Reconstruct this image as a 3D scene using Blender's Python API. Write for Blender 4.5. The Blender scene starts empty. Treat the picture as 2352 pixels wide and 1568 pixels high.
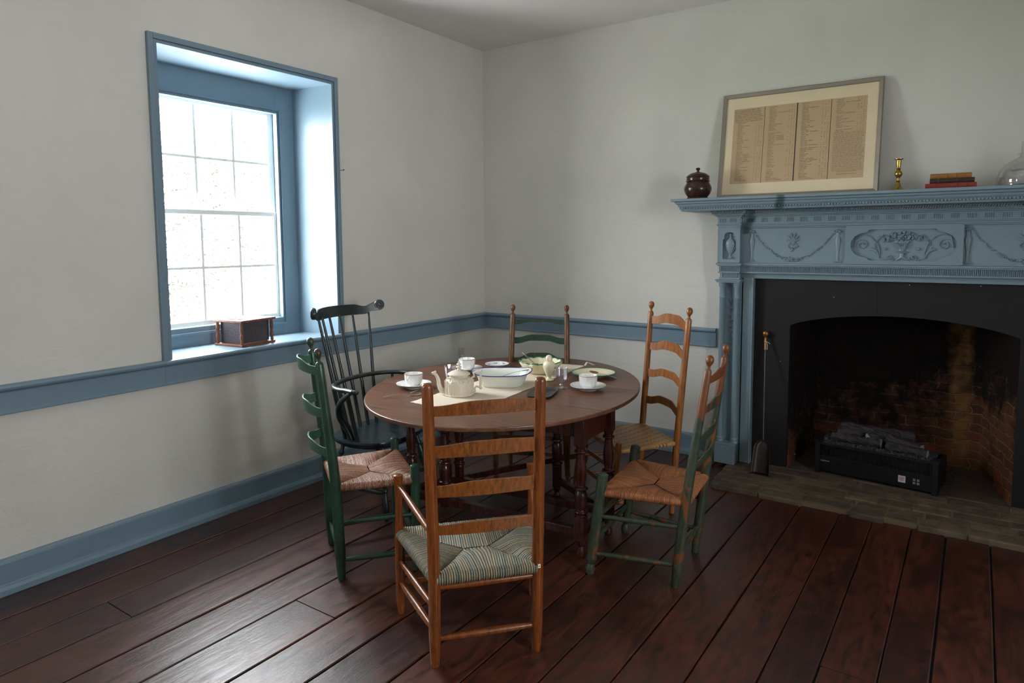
import bpy, math, random
from mathutils import Vector, Matrix
random.seed(7)
S = bpy.context.scene
COL = S.collection
PI = math.pi
W_, H_ = 2352, 1568

# ------------------------------------------------------------------ camera
cam_d = bpy.data.cameras.new('camera')
cam = bpy.data.objects.new('camera', cam_d); COL.objects.link(cam); S.camera = cam
F_PX = 1549.0; YAW = 0.603; PITCH = 0.088; ROLL = -0.0065
cam_d.sensor_fit = 'HORIZONTAL'; cam_d.sensor_width = 36.0
cam_d.lens = F_PX/W_*36.0
cam_d.shift_y = -94.5/W_                     # the horizon sits above the middle of the frame
cam_d.clip_start = 0.05; cam_d.clip_end = 200
# YAW is measured from +Y to the left wall (-X)
fw = Vector((-math.sin(YAW)*math.cos(PITCH), math.cos(YAW)*math.cos(PITCH), -math.sin(PITCH)))
rt = Vector((math.cos(YAW), math.sin(YAW), 0)); up = rt.cross(fw)
rt2 = rt*math.cos(ROLL)+up*math.sin(ROLL); up2 = -rt*math.sin(ROLL)+up*math.cos(ROLL)
M = Matrix((rt2, up2, -fw)).transposed().to_4x4()
M.translation = Vector((3.508, -4.678, 1.55)); cam.matrix_world = M

# ------------------------------------------------------------------ sky, daylight, exposure
wd = bpy.data.worlds.new('sky'); S.world = wd; wd.use_nodes = True
bg = wd.node_tree.nodes['Background']
bg.inputs[0].default_value = (0.93, 0.97, 1.0, 1); bg.inputs[1].default_value = 9.0
def portal(name, loc, rot, sx, sz):
    l = bpy.data.lights.new(name, 'AREA'); l.shape = 'RECTANGLE'; l.size = sx; l.size_y = sz
    l.cycles.is_portal = True
    o = bpy.data.objects.new(name, l); COL.objects.link(o); o.location = loc; o.rotation_euler = rot
portal('daylight_portal', (-.47, -2.22, 1.72), (0, -PI/2, 0), 1.75, 1.22)
portal('daylight_portal', (-.47, -5.05, 1.72), (0, -PI/2, 0), 1.75, 1.22)
portal('daylight_portal', (6.07, -3.5, 1.72), (0, PI/2, 0), 1.75, 1.22)
S.view_settings.view_transform = 'Standard'; S.view_settings.look = 'None'
S.view_settings.gamma = 1.0; S.view_settings.use_curve_mapping = False
S.view_settings.exposure = 2.1
S.cycles.use_denoising = True
S.cycles.max_bounces = 12; S.cycles.diffuse_bounces = 8; S.cycles.glossy_bounces = 4
S.cycles.transparent_max_bounces = 16; S.cycles.transmission_bounces = 8
S.cycles.sample_clamp_indirect = 12.0
S.cycles.caustics_reflective = False; S.cycles.caustics_refractive = False

# ------------------------------------------------------------------ materials
def lin(c):
    return tuple((x/255/12.92 if x/255 <= .04045 else ((x/255+.055)/1.055)**2.4) for x in c)
class NT:
    def __init__(s, name):
        s.m = bpy.data.materials.new(name); s.m.use_nodes = True
        s.t = s.m.node_tree; s.b = s.t.nodes['Principled BSDF']
        s.co = s.n('ShaderNodeTexCoord').outputs['Object']
    def n(s, typ, **kw):
        x = s.t.nodes.new(typ)
        for k, v in kw.items(): setattr(x, k, v)
        return x
    def l(s, a, b): s.t.links.new(a, b)
    def put(s, sock, v):
        if hasattr(v, 'is_output') or isinstance(v, bpy.types.NodeSocket): s.l(v, sock)
        elif isinstance(v, tuple) and len(v) == 3 and sock.type == 'RGBA': sock.default_value = (*v, 1)
        else: sock.default_value = v
    def map(s, scale=(1, 1, 1), rot=(0, 0, 0), loc=(0, 0, 0), src=None):
        x = s.n('ShaderNodeMapping'); s.l(src or s.co, x.inputs[0])
        x.inputs['Scale'].default_value = scale; x.inputs['Rotation'].default_value = rot
        x.inputs['Location'].default_value = loc
        return x.outputs[0]
    def noise(s, scale=5, detail=4, rough=.55, vec=None, dist=0):
        x = s.n('ShaderNodeTexNoise'); s.l(vec or s.co, x.inputs['Vector'])
        x.inputs['Scale'].default_value = scale; x.inputs['Detail'].default_value = detail
        x.inputs['Roughness'].default_value = rough; x.inputs['Distortion'].default_value = dist
        return x.outputs['Fac']
    def ramp(s, fac, stops, inter='LINEAR'):
        x = s.n('ShaderNodeValToRGB'); s.l(fac, x.inputs[0]); e = x.color_ramp; e.interpolation = inter
        while len(e.elements) < len(stops): e.elements.new(.5)
        for i, (p, c) in enumerate(stops):
            e.elements[i].position = p
            e.elements[i].color = (*c, 1) if isinstance(c, tuple) else (c, c, c, 1)
        return x.outputs[0]
    def mix(s, f, a, b, mode='MIX'):
        x = s.n('ShaderNodeMix', data_type='RGBA', blend_type=mode)
        s.put(x.inputs[0], f); s.put(x.inputs[6], a); s.put(x.inputs[7], b)
        return x.outputs[2]
    def math(s, op, a, b=0.0, c=0.0):
        x = s.n('ShaderNodeMath', operation=op)
        s.put(x.inputs[0], a); s.put(x.inputs[1], b)
        if op in ('MULTIPLY_ADD', 'SMOOTH_MIN', 'COMPARE'): s.put(x.inputs[2], c)
        return x.outputs[0]
    def sep(s, v=None):
        x = s.n('ShaderNodeSeparateXYZ'); s.l(v or s.co, x.inputs[0]); return x.outputs
    def bump(s, h, strength=.3, dist=.01):
        x = s.n('ShaderNodeBump'); s.l(h, x.inputs['Height'])
        x.inputs['Strength'].default_value = strength; x.inputs['Distance'].default_value = dist
        s.l(x.outputs[0], s.b.inputs['Normal'])
    def set(s, col=None, rough=None, metal=None, spec=None, **kw):
        if col is not None: s.put(s.b.inputs['Base Color'], col)
        if rough is not None: s.put(s.b.inputs['Roughness'], rough)
        if metal is not None: s.put(s.b.inputs['Metallic'], metal)
        if spec is not None: s.put(s.b.inputs['Specular IOR Level'], spec)
        for k, v in kw.items(): s.put(s.b.inputs[k.replace('_', ' ')], v)
        return s.m

def m_plaster():
    s = NT('plaster')
    a = s.noise(1.3, 5, .6); b = s.noise(30, 4, .6)
    col = s.mix(s.ramp(a, [(.35, 0.), (.65, 1.)]), lin((211, 208, 201)), lin((203, 200, 194)))
    v = s.map((1.0, .9, 2.6), rot=(.35, .2, .3))
    st = s.noise(2.2, 5, .62, v, 1.6)
    h = s.math('ADD', s.math('MULTIPLY', st, 1.0), s.math('MULTIPLY', b, .25))
    s.bump(s.math('ADD', h, s.math('MULTIPLY', a, 1.2)), .22, .022)
    return s.set(col, .62, spec=.25)
def m_ceiling():
    s = NT('ceiling_paint'); a = s.noise(1.2, 3)
    s.bump(s.noise(6, 3), .1, .01)
    return s.set(s.mix(a, lin((226, 222, 218)), lin((218, 215, 211))), .75, spec=.2)
def m_blue():
    s = NT('blue_paint')
    a = s.noise(2.2, 4); col = s.mix(a, lin((108, 130, 144)), lin((115, 137, 152)))
    s.bump(s.math('ADD', s.noise(22, 4), s.math('MULTIPLY', s.noise(5, 2), 2.0)), .10, .006)
    return s.set(col, .34, spec=.5)
def m_mantel():
    # same paint with one dark green soot run down the left end
    s = NT('mantel_paint')
    a = s.noise(2.2, 4); col = s.mix(a, lin((114, 134, 144)), lin((121, 140, 149)))
    x, y, z = s.sep()
    hi = s.math('GREATER_THAN', z, 1.7375)
    ctr = s.math('ADD', s.math('MULTIPLY_ADD', z, .38, -1.465), s.math('MULTIPLY', hi, .195))
    d = s.math('ABSOLUTE', s.math('SUBTRACT', s.math('ADD', x, s.math('MULTIPLY', s.noise(14, 3), .06)), ctr))
    k = s.math('MULTIPLY', s.ramp(d, [(.014, 1.), (.034, 0.)]), s.ramp(z, [(.0, 0.), (1., 1.)]))
    zz = s.math('GREATER_THAN', z, 1.585)
    k = s.math('MULTIPLY', s.math('MULTIPLY', k, zz), .8)
    col = s.mix(k, col, lin((38, 62, 68)))
    chip = s.ramp(s.noise(26, 2), [(.735, 0.), (.75, 1.)])
    col = s.mix(s.math('MULTIPLY', chip, .5), col, lin((150, 160, 165)))
    s.bump(s.noise(60, 3), .12, .003)
    return s.set(col, .36, spec=.5)
def m_floor():
    s = NT('floor_paint')
    at = s.n('ShaderNodeAttribute', attribute_name='tone').outputs['Fac']
    v = s.map((6, .55, 1)); g = s.noise(5, 7, .62, v, .6)
    big = s.noise(1.7, 6, .68, s.map((1.6, .8, 1)), .8)
    fine = s.noise(14, 6, .65, s.map((2.2, .8, 1)))
    base = s.mix(at, lin((46, 18, 14)), lin((68, 28, 19)))
    worn = s.ramp(big, [(.46, 0.), (.56, 1.)])
    col = s.mix(s.math('MULTIPLY', worn, .75), base, lin((84, 38, 21)))
    dark = s.ramp(s.math('ADD', s.math('MULTIPLY', fine, .6), s.math('MULTIPLY', g, .4)), [(.42, 1.), (.53, 0.)])
    col = s.mix(s.math('MULTIPLY', dark, .8), col, lin((36, 24, 18)))
    spk = s.ramp(s.noise(70, 2), [(.775, 0.), (.79, 1.)])
    col = s.mix(s.math('MULTIPLY', spk, .5), col, lin((190, 160, 140)))
    r = s.ramp(s.math('ADD', s.math('MULTIPLY', g, .5), s.math('MULTIPLY', fine, .5)), [(.3, .27), (.7, .46)])
    s.bump(s.math('ADD', s.math('MULTIPLY', g, 1.0), s.math('MULTIPLY', fine, .6)), .35, .006)
    return s.set(col, r, spec=.75)
def wood(name, c1, c2, dark, rough=.32, grain=(22, 22, 2.2), amt=.6, rot=(0, 0, 0), patch=None, pthr=.5, ztop=None, zs=.72):
    s = NT(name)
    v = s.map(grain, rot)
    g = s.noise(3, 6, .65, v, .5); b = s.noise(5, 4)
    col = s.mix(s.ramp(g, [(.35, 0.), (.65, 1.)]), c1, c2)
    k = s.ramp(s.noise(7, 6, .7, s.map(tuple(x*.35 for x in grain), rot), .4), [(.50, 0.), (.66, 1.)])
    col = s.mix(s.math('MULTIPLY', k, amt), col, dark)
    if patch:
        f = s.noise(9.5, 6, .72, s.map((1, 1, .38)), .6)
        if ztop: f = s.math('ADD', f, s.math('MULTIPLY', s.ramp(s.math('MULTIPLY', s.sep()[2], .8), [(ztop*.8*zs, 0.), (min(1, ztop*.8), 1.)]), .26))
        pk = s.ramp(f, [(pthr-.015, 0.), (pthr+.015, 1.)])
        col = s.mix(pk, col, patch)
    s.bump(s.math('ADD', g, s.math('MULTIPLY', b, .5)), .18, .004)
    return s.set(col, rough, spec=.5)
def simple(name, c, rough=.5, metal=0., spec=.5, bump=0, bs=40):
    s = NT(name)
    col = s.mix(s.noise(6, 3), tuple(x*.92 for x in c), tuple(min(1, x*1.06) for x in c))
    if bump: s.bump(s.noise(bs, 4), bump, .003)
    return s.set(col, rough, metal, spec)
def m_brick():
    s = NT('sooty_brick')
    x, y, z = s.sep()
    cb = s.n('ShaderNodeCombineXYZ'); s.l(s.math('ADD', x, s.math('MULTIPLY', y, .98)), cb.inputs[0]); s.l(z, cb.inputs[1])
    dn = s.noise(6, 3); cv = s.n('ShaderNodeVectorMath', operation='ADD'); s.l(cb.outputs[0], cv.inputs[0])
    cc = s.n('ShaderNodeCombineXYZ'); s.l(s.math('MULTIPLY', s.noise(9, 5), .09), cc.inputs[0]); s.l(s.math('MULTIPLY', s.noise(7, 5, .6), .07), cc.inputs[1])
    s.l(cc.outputs[0], cv.inputs[1])
    b = s.n('ShaderNodeTexBrick'); s.l(cv.outputs[0], b.inputs['Vector'])
    b.inputs['Scale'].default_value = 1; b.inputs['Brick Width'].default_value = .19; b.inputs['Row Height'].default_value = .062
    b.inputs['Mortar Size'].default_value = .0055; b.inputs['Mortar Smooth'].default_value = .4; b.inputs['Bias'].default_value = 0
    b.inputs['Color1'].default_value = (*lin((104, 60, 38)), 1); b.inputs['Color2'].default_value = (*lin((64, 42, 32)), 1)
    b.inputs['Mortar'].default_value = (*lin((110, 88, 62)), 1)
    soot = s.math('ADD', s.math('MULTIPLY', s.math('ADD', z, s.math('MULTIPLY', s.math('SUBTRACT', .0, x), .36)), .95), s.math('MULTIPLY', s.math('SUBTRACT', s.noise(4.5, 6, .75), .5), 2.0))
    k = s.ramp(soot, [(.12, 0.), (.48, 1.)])
    col = s.mix(s.math('MULTIPLY', k, .93), b.outputs['Color'], lin((9, 8, 8)))
    # ochre clay smear up the right of the back wall and a few burnt red bricks
    sm = s.math('ABSOLUTE', s.math('SUBTRACT', s.math('ADD', x, s.math('MULTIPLY', s.math('SUBTRACT', s.noise(5, 4), .5), .16)), .33))
    sk = s.math('MULTIPLY', s.ramp(sm, [(.03, 1.), (.07, 0.)]), s.ramp(s.noise(9, 4), [(.36, .1), (.56, 1.)]))
    col = s.mix(s.math('MULTIPLY', sk, .8), col, lin((122, 88, 46)))
    wn = s.n('ShaderNodeTexWhiteNoise', noise_dimensions='2D'); fl = s.n('ShaderNodeVectorMath', operation='SNAP'); s.l(cv.outputs[0], fl.inputs[0]); fl.inputs[1].default_value = (.19, .062, 1)
    s.l(fl.outputs[0], wn.inputs['Vector'])
    rk = s.math('MULTIPLY', s.math('MULTIPLY', s.math('GREATER_THAN', wn.outputs['Value'], .86), s.math('LESS_THAN', z, .5)), s.math('SUBTRACT', 1.0, b.outputs['Fac']))
    col = s.mix(s.math('MULTIPLY', rk, .45), col, lin((120, 50, 24)))
    h = s.math('ADD', s.math('MULTIPLY', s.math('SUBTRACT', 1.0, b.outputs['Fac']), 1.0), s.math('MULTIPLY', s.noise(18, 5), .6))
    s.bump(h, .9, .02)
    return s.set(col, .8, spec=.2)
def m_rush(name, c1, c2, c3, s1=60):
    s = NT(name)
    a = s.noise(s1, 4, .6, None, .3); at = s.n('ShaderNodeAttribute', attribute_name='tone').outputs['Fac']
    col = s.ramp(at, [(.1, c1), (.45, c2), (.8, c3)])
    col = s.mix(s.ramp(a, [(.40, 0.), (.60, .8)]), col, s.mix(s.ramp(s.noise(s1*2.1, 2), [(.45, 0.), (.55, 1.)]), c2, c3))
    col = s.mix(s.math('LESS_THAN', at, .08), col, tuple(x*.25 for x in c1))
    s.bump(a, .3, .003)
    return s.set(col, .5, spec=.4)
def m_splint():
    s = NT('woven_splint')
    v = s.map((1, 1, 1), (0, 0, .62)); x, y, z = s.sep(v)
    fx = s.math('FRACT', s.math('MULTIPLY', x, 62)); cell = s.math('FLOOR', s.math('MULTIPLY', x, 62))
    sh = s.math('MULTIPLY', cell, .17)
    fy = s.math('FRACT', s.math('ADD', s.math('MULTIPLY', y, 17), sh))
    k = s.math('MULTIPLY', s.math('LESS_THAN', fx, .42), s.math('LESS_THAN', fy, .40))
    base = s.mix(s.noise(25, 4), lin((150, 108, 62)), lin((182, 138, 84)))
    s.bump(s.math('SUBTRACT', 1.0, k), .6, .004)
    return s.set(s.mix(s.math('MULTIPLY', k, .8), base, lin((58, 40, 28))), .42, spec=.4)
def m_glass(name='clear_glass', tint=(1, 1, 1), gloss=.10, rough=.02):
    m = bpy.data.materials.new(name); m.use_nodes = True; t = m.node_tree; t.nodes.clear()
    o = t.nodes.new('ShaderNodeOutputMaterial'); mx = t.nodes.new('ShaderNodeMixShader')
    tr = t.nodes.new('ShaderNodeBsdfTransparent'); gl = t.nodes.new('ShaderNodeBsdfGlossy')
    tr.inputs[0].default_value = (*tint, 1); gl.inputs['Roughness'].default_value = rough
    lw = t.nodes.new('ShaderNodeLayerWeight'); lw.inputs[0].default_value = .35
    mr = t.nodes.new('ShaderNodeMath'); mr.operation = 'MULTIPLY_ADD'; mr.inputs[1].default_value = .55; mr.inputs[2].default_value = gloss
    mr.use_clamp = True
    t.links.new(lw.outputs['Facing'], mr.inputs[0]); t.links.new(mr.outputs[0], mx.inputs[0])
    t.links.new(tr.outputs[0], mx.inputs[1]); t.links.new(gl.outputs[0], mx.inputs[2]); t.links.new(mx.outputs[0], o.inputs[0])
    return m
def m_pane():
    m = bpy.data.materials.new('window_glass'); m.use_nodes = True; t = m.node_tree; t.nodes.clear()
    o = t.nodes.new('ShaderNodeOutputMaterial'); mx = t.nodes.new('ShaderNodeMixShader')
    tr = t.nodes.new('ShaderNodeBsdfTransparent'); gl = t.nodes.new('ShaderNodeBsdfGlossy')
    gl.inputs['Roughness'].default_value = .05; mx.inputs[0].default_value = .06
    t.links.new(tr.outputs[0], mx.inputs[1]); t.links.new(gl.outputs[0], mx.inputs[2]); t.links.new(mx.outputs[0], o.inputs[0])
    return m

M_ = {}
M_['plaster'] = m_plaster(); M_['ceil'] = m_ceiling(); M_['blue'] = m_blue(); M_['mantel'] = m_mantel()
M_['floor'] = m_floor(); M_['brick'] = m_brick(); M_['pane'] = m_pane()
M_['seam'] = simple('seam_dirt', lin((14, 10, 8)), .9)
M_['sash'] = simple('sash_paint', lin((240, 238, 230)), .35)
M_['glass'] = m_glass(gloss=.05); M_['thickglass'] = m_glass('pressed_glass', (.97, .96, 1.0), .16, .04)
M_['table'] = wood('table_wood', lin((120, 78, 54)), lin((80, 50, 37)), lin((44, 29, 24)), .33, (1.6, 22, 22), .6)
M_['tleg'] = wood('table_leg_wood', lin((74, 32, 22)), lin((46, 20, 15)), lin((24, 12, 10)), .25)
M_['amber'] = wood('amber_wood', lin((134, 71, 25)), lin((103, 52, 19)), lin((42, 22, 12)), .24, (30, 30, 2.4), .6)
M_['slat'] = wood('amber_slat_wood', lin((142, 82, 31)), lin((108, 60, 23)), lin((48, 27, 15)), .28, (34, 34, 10), .7)
M_['honey'] = wood('honey_wood', lin((156, 96, 42)), lin((118, 68, 29)), lin((42, 26, 17)), .34, (20, 20, 3), .55)
M_['green'] = wood('green_chair_paint', lin((42, 76, 58)), lin((34, 64, 50)), lin((18, 34, 28)), .34, (14, 14, 4), .5, patch=lin((70, 40, 24)), pthr=.70, ztop=1.10, zs=.85)
M_['greenworn'] = wood('worn_green_paint', lin((46, 58, 44)), lin((60, 70, 54)), lin((24, 28, 23)), .42, (16, 16, 6), .7, patch=lin((108, 64, 32)), pthr=.575, ztop=1.0)
M_['greenslat'] = wood('slat_green_paint', lin((60, 104, 84)), lin((48, 88, 70)), lin((34, 60, 48)), .36, (6, 14, 14), .4)
M_['mixed'] = wood('green_over_amber', lin((112, 70, 33)), lin((84, 50, 24)), lin((30, 25, 18)), .4, (14, 14, 3), .6, patch=lin((26, 44, 32)), pthr=.57)
M_['mixedslat'] = wood('green_slat', lin((24, 58, 42)), lin((20, 46, 34)), lin((20, 26, 20)), .4, (8, 14, 14), .5, patch=lin((96, 56, 28)), pthr=.58)
M_['windsor'] = wood('dark_green_paint', lin((36, 48, 48)), lin((28, 38, 40)), lin((16, 22, 24)), .3, (10, 10, 3), .5)
M_['windsorseat'] = wood('dark_blue_green_paint', lin((34, 52, 60)), lin((26, 40, 48)), lin((16, 24, 28)), .3, (10, 4, 10), .4)
M_['finial'] = wood('turned_finial_wood', lin((118, 62, 34)), lin((84, 42, 24)), lin((40, 20, 14)), .28)
M_['rush1'] = m_rush('grey_green_rush', lin((118, 120, 104)), lin((158, 136, 102)), lin((92, 106, 100)), 130)
M_['rush2'] = m_rush('rose_brown_rush', lin((150, 104, 82)), lin((186, 138, 112)), lin((128, 84, 60)), 50)
M_['rush3'] = m_rush('tan_rush', lin((158, 98, 58)), lin((176, 114, 70)), lin((142, 84, 48)), 40)
M_['rush4'] = m_rush('dark_rush', lin((92, 62, 40)), lin((112, 78, 50)), lin((70, 48, 32)), 50)
M_['splint'] = m_splint()
M_['china'] = simple('white_china', lin((232, 232, 230)), .12)
M_['gold'] = simple('gilt_line', lin((170, 118, 70)), .3, .3)
M_['parian'] = simple('cream_parian', lin((214, 204, 186)), .45, bump=.15)
M_['cream'] = simple('creamware', lin((226, 216, 184)), .12)
M_['pearl'] = simple('pearlware', lin((218, 222, 214)), .14)
M_['bluerim'] = simple('blue_rim', lin((42, 58, 140)), .2)
M_['greenrim'] = simple('green_rim', lin((40, 122, 82)), .2)
M_['blueflower'] = simple('blue_flower', lin((96, 104, 178)), .3)
M_['silver'] = simple('old_silver', lin((165, 160, 155)), .3, .9)
M_['steel'] = simple('dull_steel', lin((120, 112, 104)), .4, .8)
M_['pewter'] = simple('pewter', lin((82, 84, 86)), .35, .8)
M_['horn'] = simple('horn', lin((112, 74, 52)), .25)
M_['linen'] = simple('linen', lin((212, 199, 180)), .85, bump=.3, bs=120)
M_['brass'] = simple('brass', lin((178, 146, 76)), .24, 1.)
M_['oldbrass'] = simple('old_brass', lin((150, 106, 56)), .35, .9)
M_['iron'] = simple('iron', lin((64, 56, 52)), .42, .85, bump=.2)
M_['tin'] = simple('pierced_tin', lin((92, 84, 88)), .45, .6)
M_['hole'] = simple('hole', lin((14, 12, 12)), .9)
M_['boxwood'] = wood('foot_warmer_wood', lin((136, 84, 62)), lin((110, 64, 46)), lin((70, 40, 28)), .45)
M_['treen'] = wood('dark_treen', lin((62, 36, 28)), lin((46, 26, 21)), lin((26, 16, 14)), .22, (8, 8, 8), .4)
M_['bookred'] = simple('red_leather', lin((128, 40, 32)), .5, bump=.2)
M_['bookdark'] = simple('dark_leather', lin((52, 32, 26)), .5, bump=.2)
M_['booktan'] = simple('tan_leather', lin((140, 94, 44)), .5, bump=.2)
M_['paper'] = simple('page_edges', lin((176, 150, 110)), .8)
M_['frame'] = simple('silver_frame', lin((150, 140, 130)), .38, .55)
M_['mat'] = simple('cream_mount', lin((222, 204, 172)), .7)
M_['doc'] = simple('aged_document', lin((190, 162, 128)), .75)
M_['ink'] = simple('ink', lin((58, 50, 46)), .8)
M_['docline'] = simple('fold_line', lin((52, 50, 46)), .8)
M_['black'] = simple('black_surround_paint', lin((27, 26, 28)), .55, spec=.3, bump=.1, bs=14)
M_['casing'] = simple('black_casing', lin((11, 11, 13)), .42)
M_['ember'] = simple('ember_bed', lin((44, 46, 50)), .6, bump=1.0, bs=60)
M_['log'] = simple('log_bark', lin((40, 33, 35)), .7, bump=1.0, bs=34)
M_['logend'] = simple('log_end', lin((150, 145, 128)), .7)
M_['white'] = simple('white_print', lin((190, 195, 198)), .5)
M_['redprint'] = simple('red_print', lin((170, 40, 50)), .5)
M_['plate'] = simple('ivory_plastic', lin((190, 182, 168)), .4)
M_['string'] = simple('white_string', lin((200, 205, 205)), .8)
M_['leaf'] = simple('leaf', lin((70, 71, 66)), .7)
M_['grass'] = simple('grass', lin((150, 160, 130)), .9)
def m_hearth():
    s = NT('hearth_brick'); at = s.n('ShaderNodeAttribute', attribute_name='tone').outputs['Fac']
    col = s.mix(at, lin((84, 72, 60)), lin((112, 96, 76)))
    col = s.mix(s.ramp(s.noise(11, 6, .7), [(.42, 0.), (.62, .8)]), col, lin((66, 56, 50)))
    s.bump(s.noise(22, 6, .7), .7, .012)
    return s.set(col, .75, spec=.25)
M_['hearth'] = m_hearth()
M_['mortar'] = simple('mortar', lin((104, 86, 62)), .9, bump=.8, bs=30)

# ------------------------------------------------------------------ mesh helper
class MB:
    def __init__(s): s.v = []; s.f = []; s.sm = []; s.mi = []; s.tone = []; s.cur = 0; s.t = 0.
    def add(s, vs, fs, smooth=False):
        k = len(s.v); s.v += [tuple(x) for x in vs]
        for f in fs: s.f.append([i+k for i in f]); s.sm.append(smooth); s.mi.append(s.cur); s.tone.append(s.t)
        return s
    def box(s, c, d, rz=0, M=None, taper=1.0):
        hx, hy, hz = d[0]/2, d[1]/2, d[2]/2
        vs = []
        for z in (-hz, hz):
            k = taper if z > 0 else 1
            for x, y in ((-hx, -hy), (hx, -hy), (hx, hy), (-hx, hy)): vs.append(Vector((x*k, y*k, z)))
        R = (M or Matrix.Rotation(rz, 3, 'Z'))
        vs = [R @ v + Vector(c) for v in vs]
        return s.add(vs, [(0, 3, 2, 1), (4, 5, 6, 7), (0, 1, 5, 4), (1, 2, 6, 5), (2, 3, 7, 6), (3, 0, 4, 7)])
    def bb(s, x0, x1, y0, y1, z0, z1): return s.box(((x0+x1)/2, (y0+y1)/2, (z0+z1)/2), (abs(x1-x0), abs(y1-y0), abs(z1-z0)))
    def tube(s, P, R, seg=12, cap=True, sx=1.0, ref=None, smooth=True):
        P = [Vector(p) for p in P]; n = len(P)
        if not isinstance(R, (list, tuple)): R = [R]*n
        vs = []; prev = None
        for i, p in enumerate(P):
            t = (P[min(i+1, n-1)]-P[max(i-1, 0)]).normalized()
            if prev is None:
                a = Vector(ref) if ref else (Vector((0, 0, 1)) if abs(t.z) < .9 else Vector((1, 0, 0)))
            else: a = prev
            u = (a - t*a.dot(t)).normalized(); prev = u; w = t.cross(u)
            for j in range(seg):
                q = 2*PI*j/seg; vs.append(p + u*(R[i]*math.cos(q)) + w*(R[i]*sx*math.sin(q)))
        fs = [(i*seg+j, i*seg+(j+1) % seg, (i+1)*seg+(j+1) % seg, (i+1)*seg+j) for i in range(n-1) for j in range(seg)]
        if cap: fs += [tuple(range(seg))[::-1], tuple((n-1)*seg+j for j in range(seg))]
        return s.add(vs, fs, smooth)
    def lathe(s, prof, c=(0, 0, 0), seg=24, sx=1, sy=1, M=None, smooth=True, lobes=0, lobe_amt=0, cap=True):
        vs = []
        for r, z in prof:
            for j in range(seg):
                q = 2*PI*j/seg; k = 1+(lobe_amt*abs(math.cos(lobes*q/2)) if lobes else 0)
                v = Vector((r*k*sx*math.cos(q), r*k*sy*math.sin(q), z))
                if M: v = M @ v
                vs.append(v+Vector(c))
        n = len(prof)
        fs = [(i*seg+j, i*seg+(j+1) % seg, (i+1)*seg+(j+1) % seg, (i+1)*seg+j) for i in range(n-1) for j in range(seg)]
        if cap: fs += [tuple(range(seg))[::-1], tuple((n-1)*seg+j for j in range(seg))]
        return s.add(vs, fs, smooth)
    def grid(s, fn, nu, nv, smooth=True, flip=False, close_u=False):
        vs = [fn(i/nu, j/nv) for i in range(nu+(0 if close_u else 1)) for j in range(nv+1)]
        N = nu if close_u else nu+1
        fs = []
        for i in range(nu):
            for j in range(nv):
                a = (i % N)*(nv+1)+j; b = ((i+1) % N)*(nv+1)+j
                fs.append((a, b, b+1, a+1) if not flip else (a, a+1, b+1, b))
        return s.add(vs, fs, smooth)
    def prism(s, pts, z0, z1, M=None, smooth=False):
        n = len(pts); M = M or Matrix.Identity(4)
        vs = [M @ Vector((x, y, z0)) for x, y in pts]+[M @ Vector((x, y, z1)) for x, y in pts]
        fs = [tuple(range(n))[::-1], tuple(range(n, 2*n))]
        s.add(vs, fs, False); k = len(s.v)-2*n
        for i in range(n):
            s.f.append([k+i, k+(i+1) % n, k+n+(i+1) % n, k+n+i]); s.sm.append(smooth); s.mi.append(s.cur); s.tone.append(s.t)
        return s
    def ball(s, c, r, seg=10, rings=7, sc=(1, 1, 1), M=None):
        vs = []
        for i in range(1, rings):
            a = PI*i/rings
            for j in range(seg):
                q = 2*PI*j/seg; v = Vector((r*sc[0]*math.sin(a)*math.cos(q), r*sc[1]*math.sin(a)*math.sin(q), r*sc[2]*math.cos(a)))
                vs.append((M @ v if M else v)+Vector(c))
        t = Vector((0, 0, r*sc[2])); t = M @ t if M else t
        vs += [Vector(c)+t, Vector(c)-t]; k = len(vs)
        fs = [(i*seg+j, (i+1)*seg+j, (i+1)*seg+(j+1) % seg, i*seg+(j+1) % seg) for i in range(rings-2) for j in range(seg)]
        fs += [(k-2, j, (j+1) % seg) for j in range(seg)]+[(k-1, (rings-2)*seg+(j+1) % seg, (rings-2)*seg+j) for j in range(seg)]
        return s.add(vs, fs, True)
    def build(s, name, mat, parent=None, bevel=0, angle=40, loc=None, rot=None, kind=None, label=None, segs=2, fixn=True):
        me = bpy.data.meshes.new(name); me.from_pydata(s.v, [], s.f)
        me.polygons.foreach_set('use_smooth', s.sm); me.polygons.foreach_set('material_index', s.mi)
        for m in (mat if isinstance(mat, (list, tuple)) else [mat]): me.materials.append(M_[m] if isinstance(m, str) else m)
        if any(s.tone):
            a = me.attributes.new('tone', 'FLOAT', 'FACE'); a.data.foreach_set('value', s.tone)
        me.update()
        if fixn:
            import bmesh
            b = bmesh.new(); b.from_mesh(me); bmesh.ops.recalc_face_normals(b, faces=b.faces); b.to_mesh(me); b.free()
        if any(s.sm): me.set_sharp_from_angle(angle=math.radians(angle))
        o = bpy.data.objects.new(name, me); COL.objects.link(o)
        if parent: o.parent = parent
        if loc: o.location = loc
        if rot: o.rotation_euler = rot
        if bevel:
            b = o.modifiers.new('bevel', 'BEVEL'); b.width = bevel; b.segments = segs; b.limit_method = 'ANGLE'; b.angle_limit = math.radians(40)
            b.harden_normals = False
        if kind: o['kind'] = kind
        if label: o['label'] = label
        return o
def thing(name, label, cat, loc=(0, 0, 0), rz=0, group=None):
    o = bpy.data.objects.new(name, None); COL.objects.link(o); o.location = loc; o.rotation_euler = (0, 0, rz)
    o.empty_display_size = .05; o['label'] = label; o['category'] = cat
    if group: o['group'] = group
    return o
def tag(o, label, cat, group=None):
    o['label'] = label; o['category'] = cat
    if group: o['group'] = group
    return o
def lerp(a, b, t): return a+(b-a)*t
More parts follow.
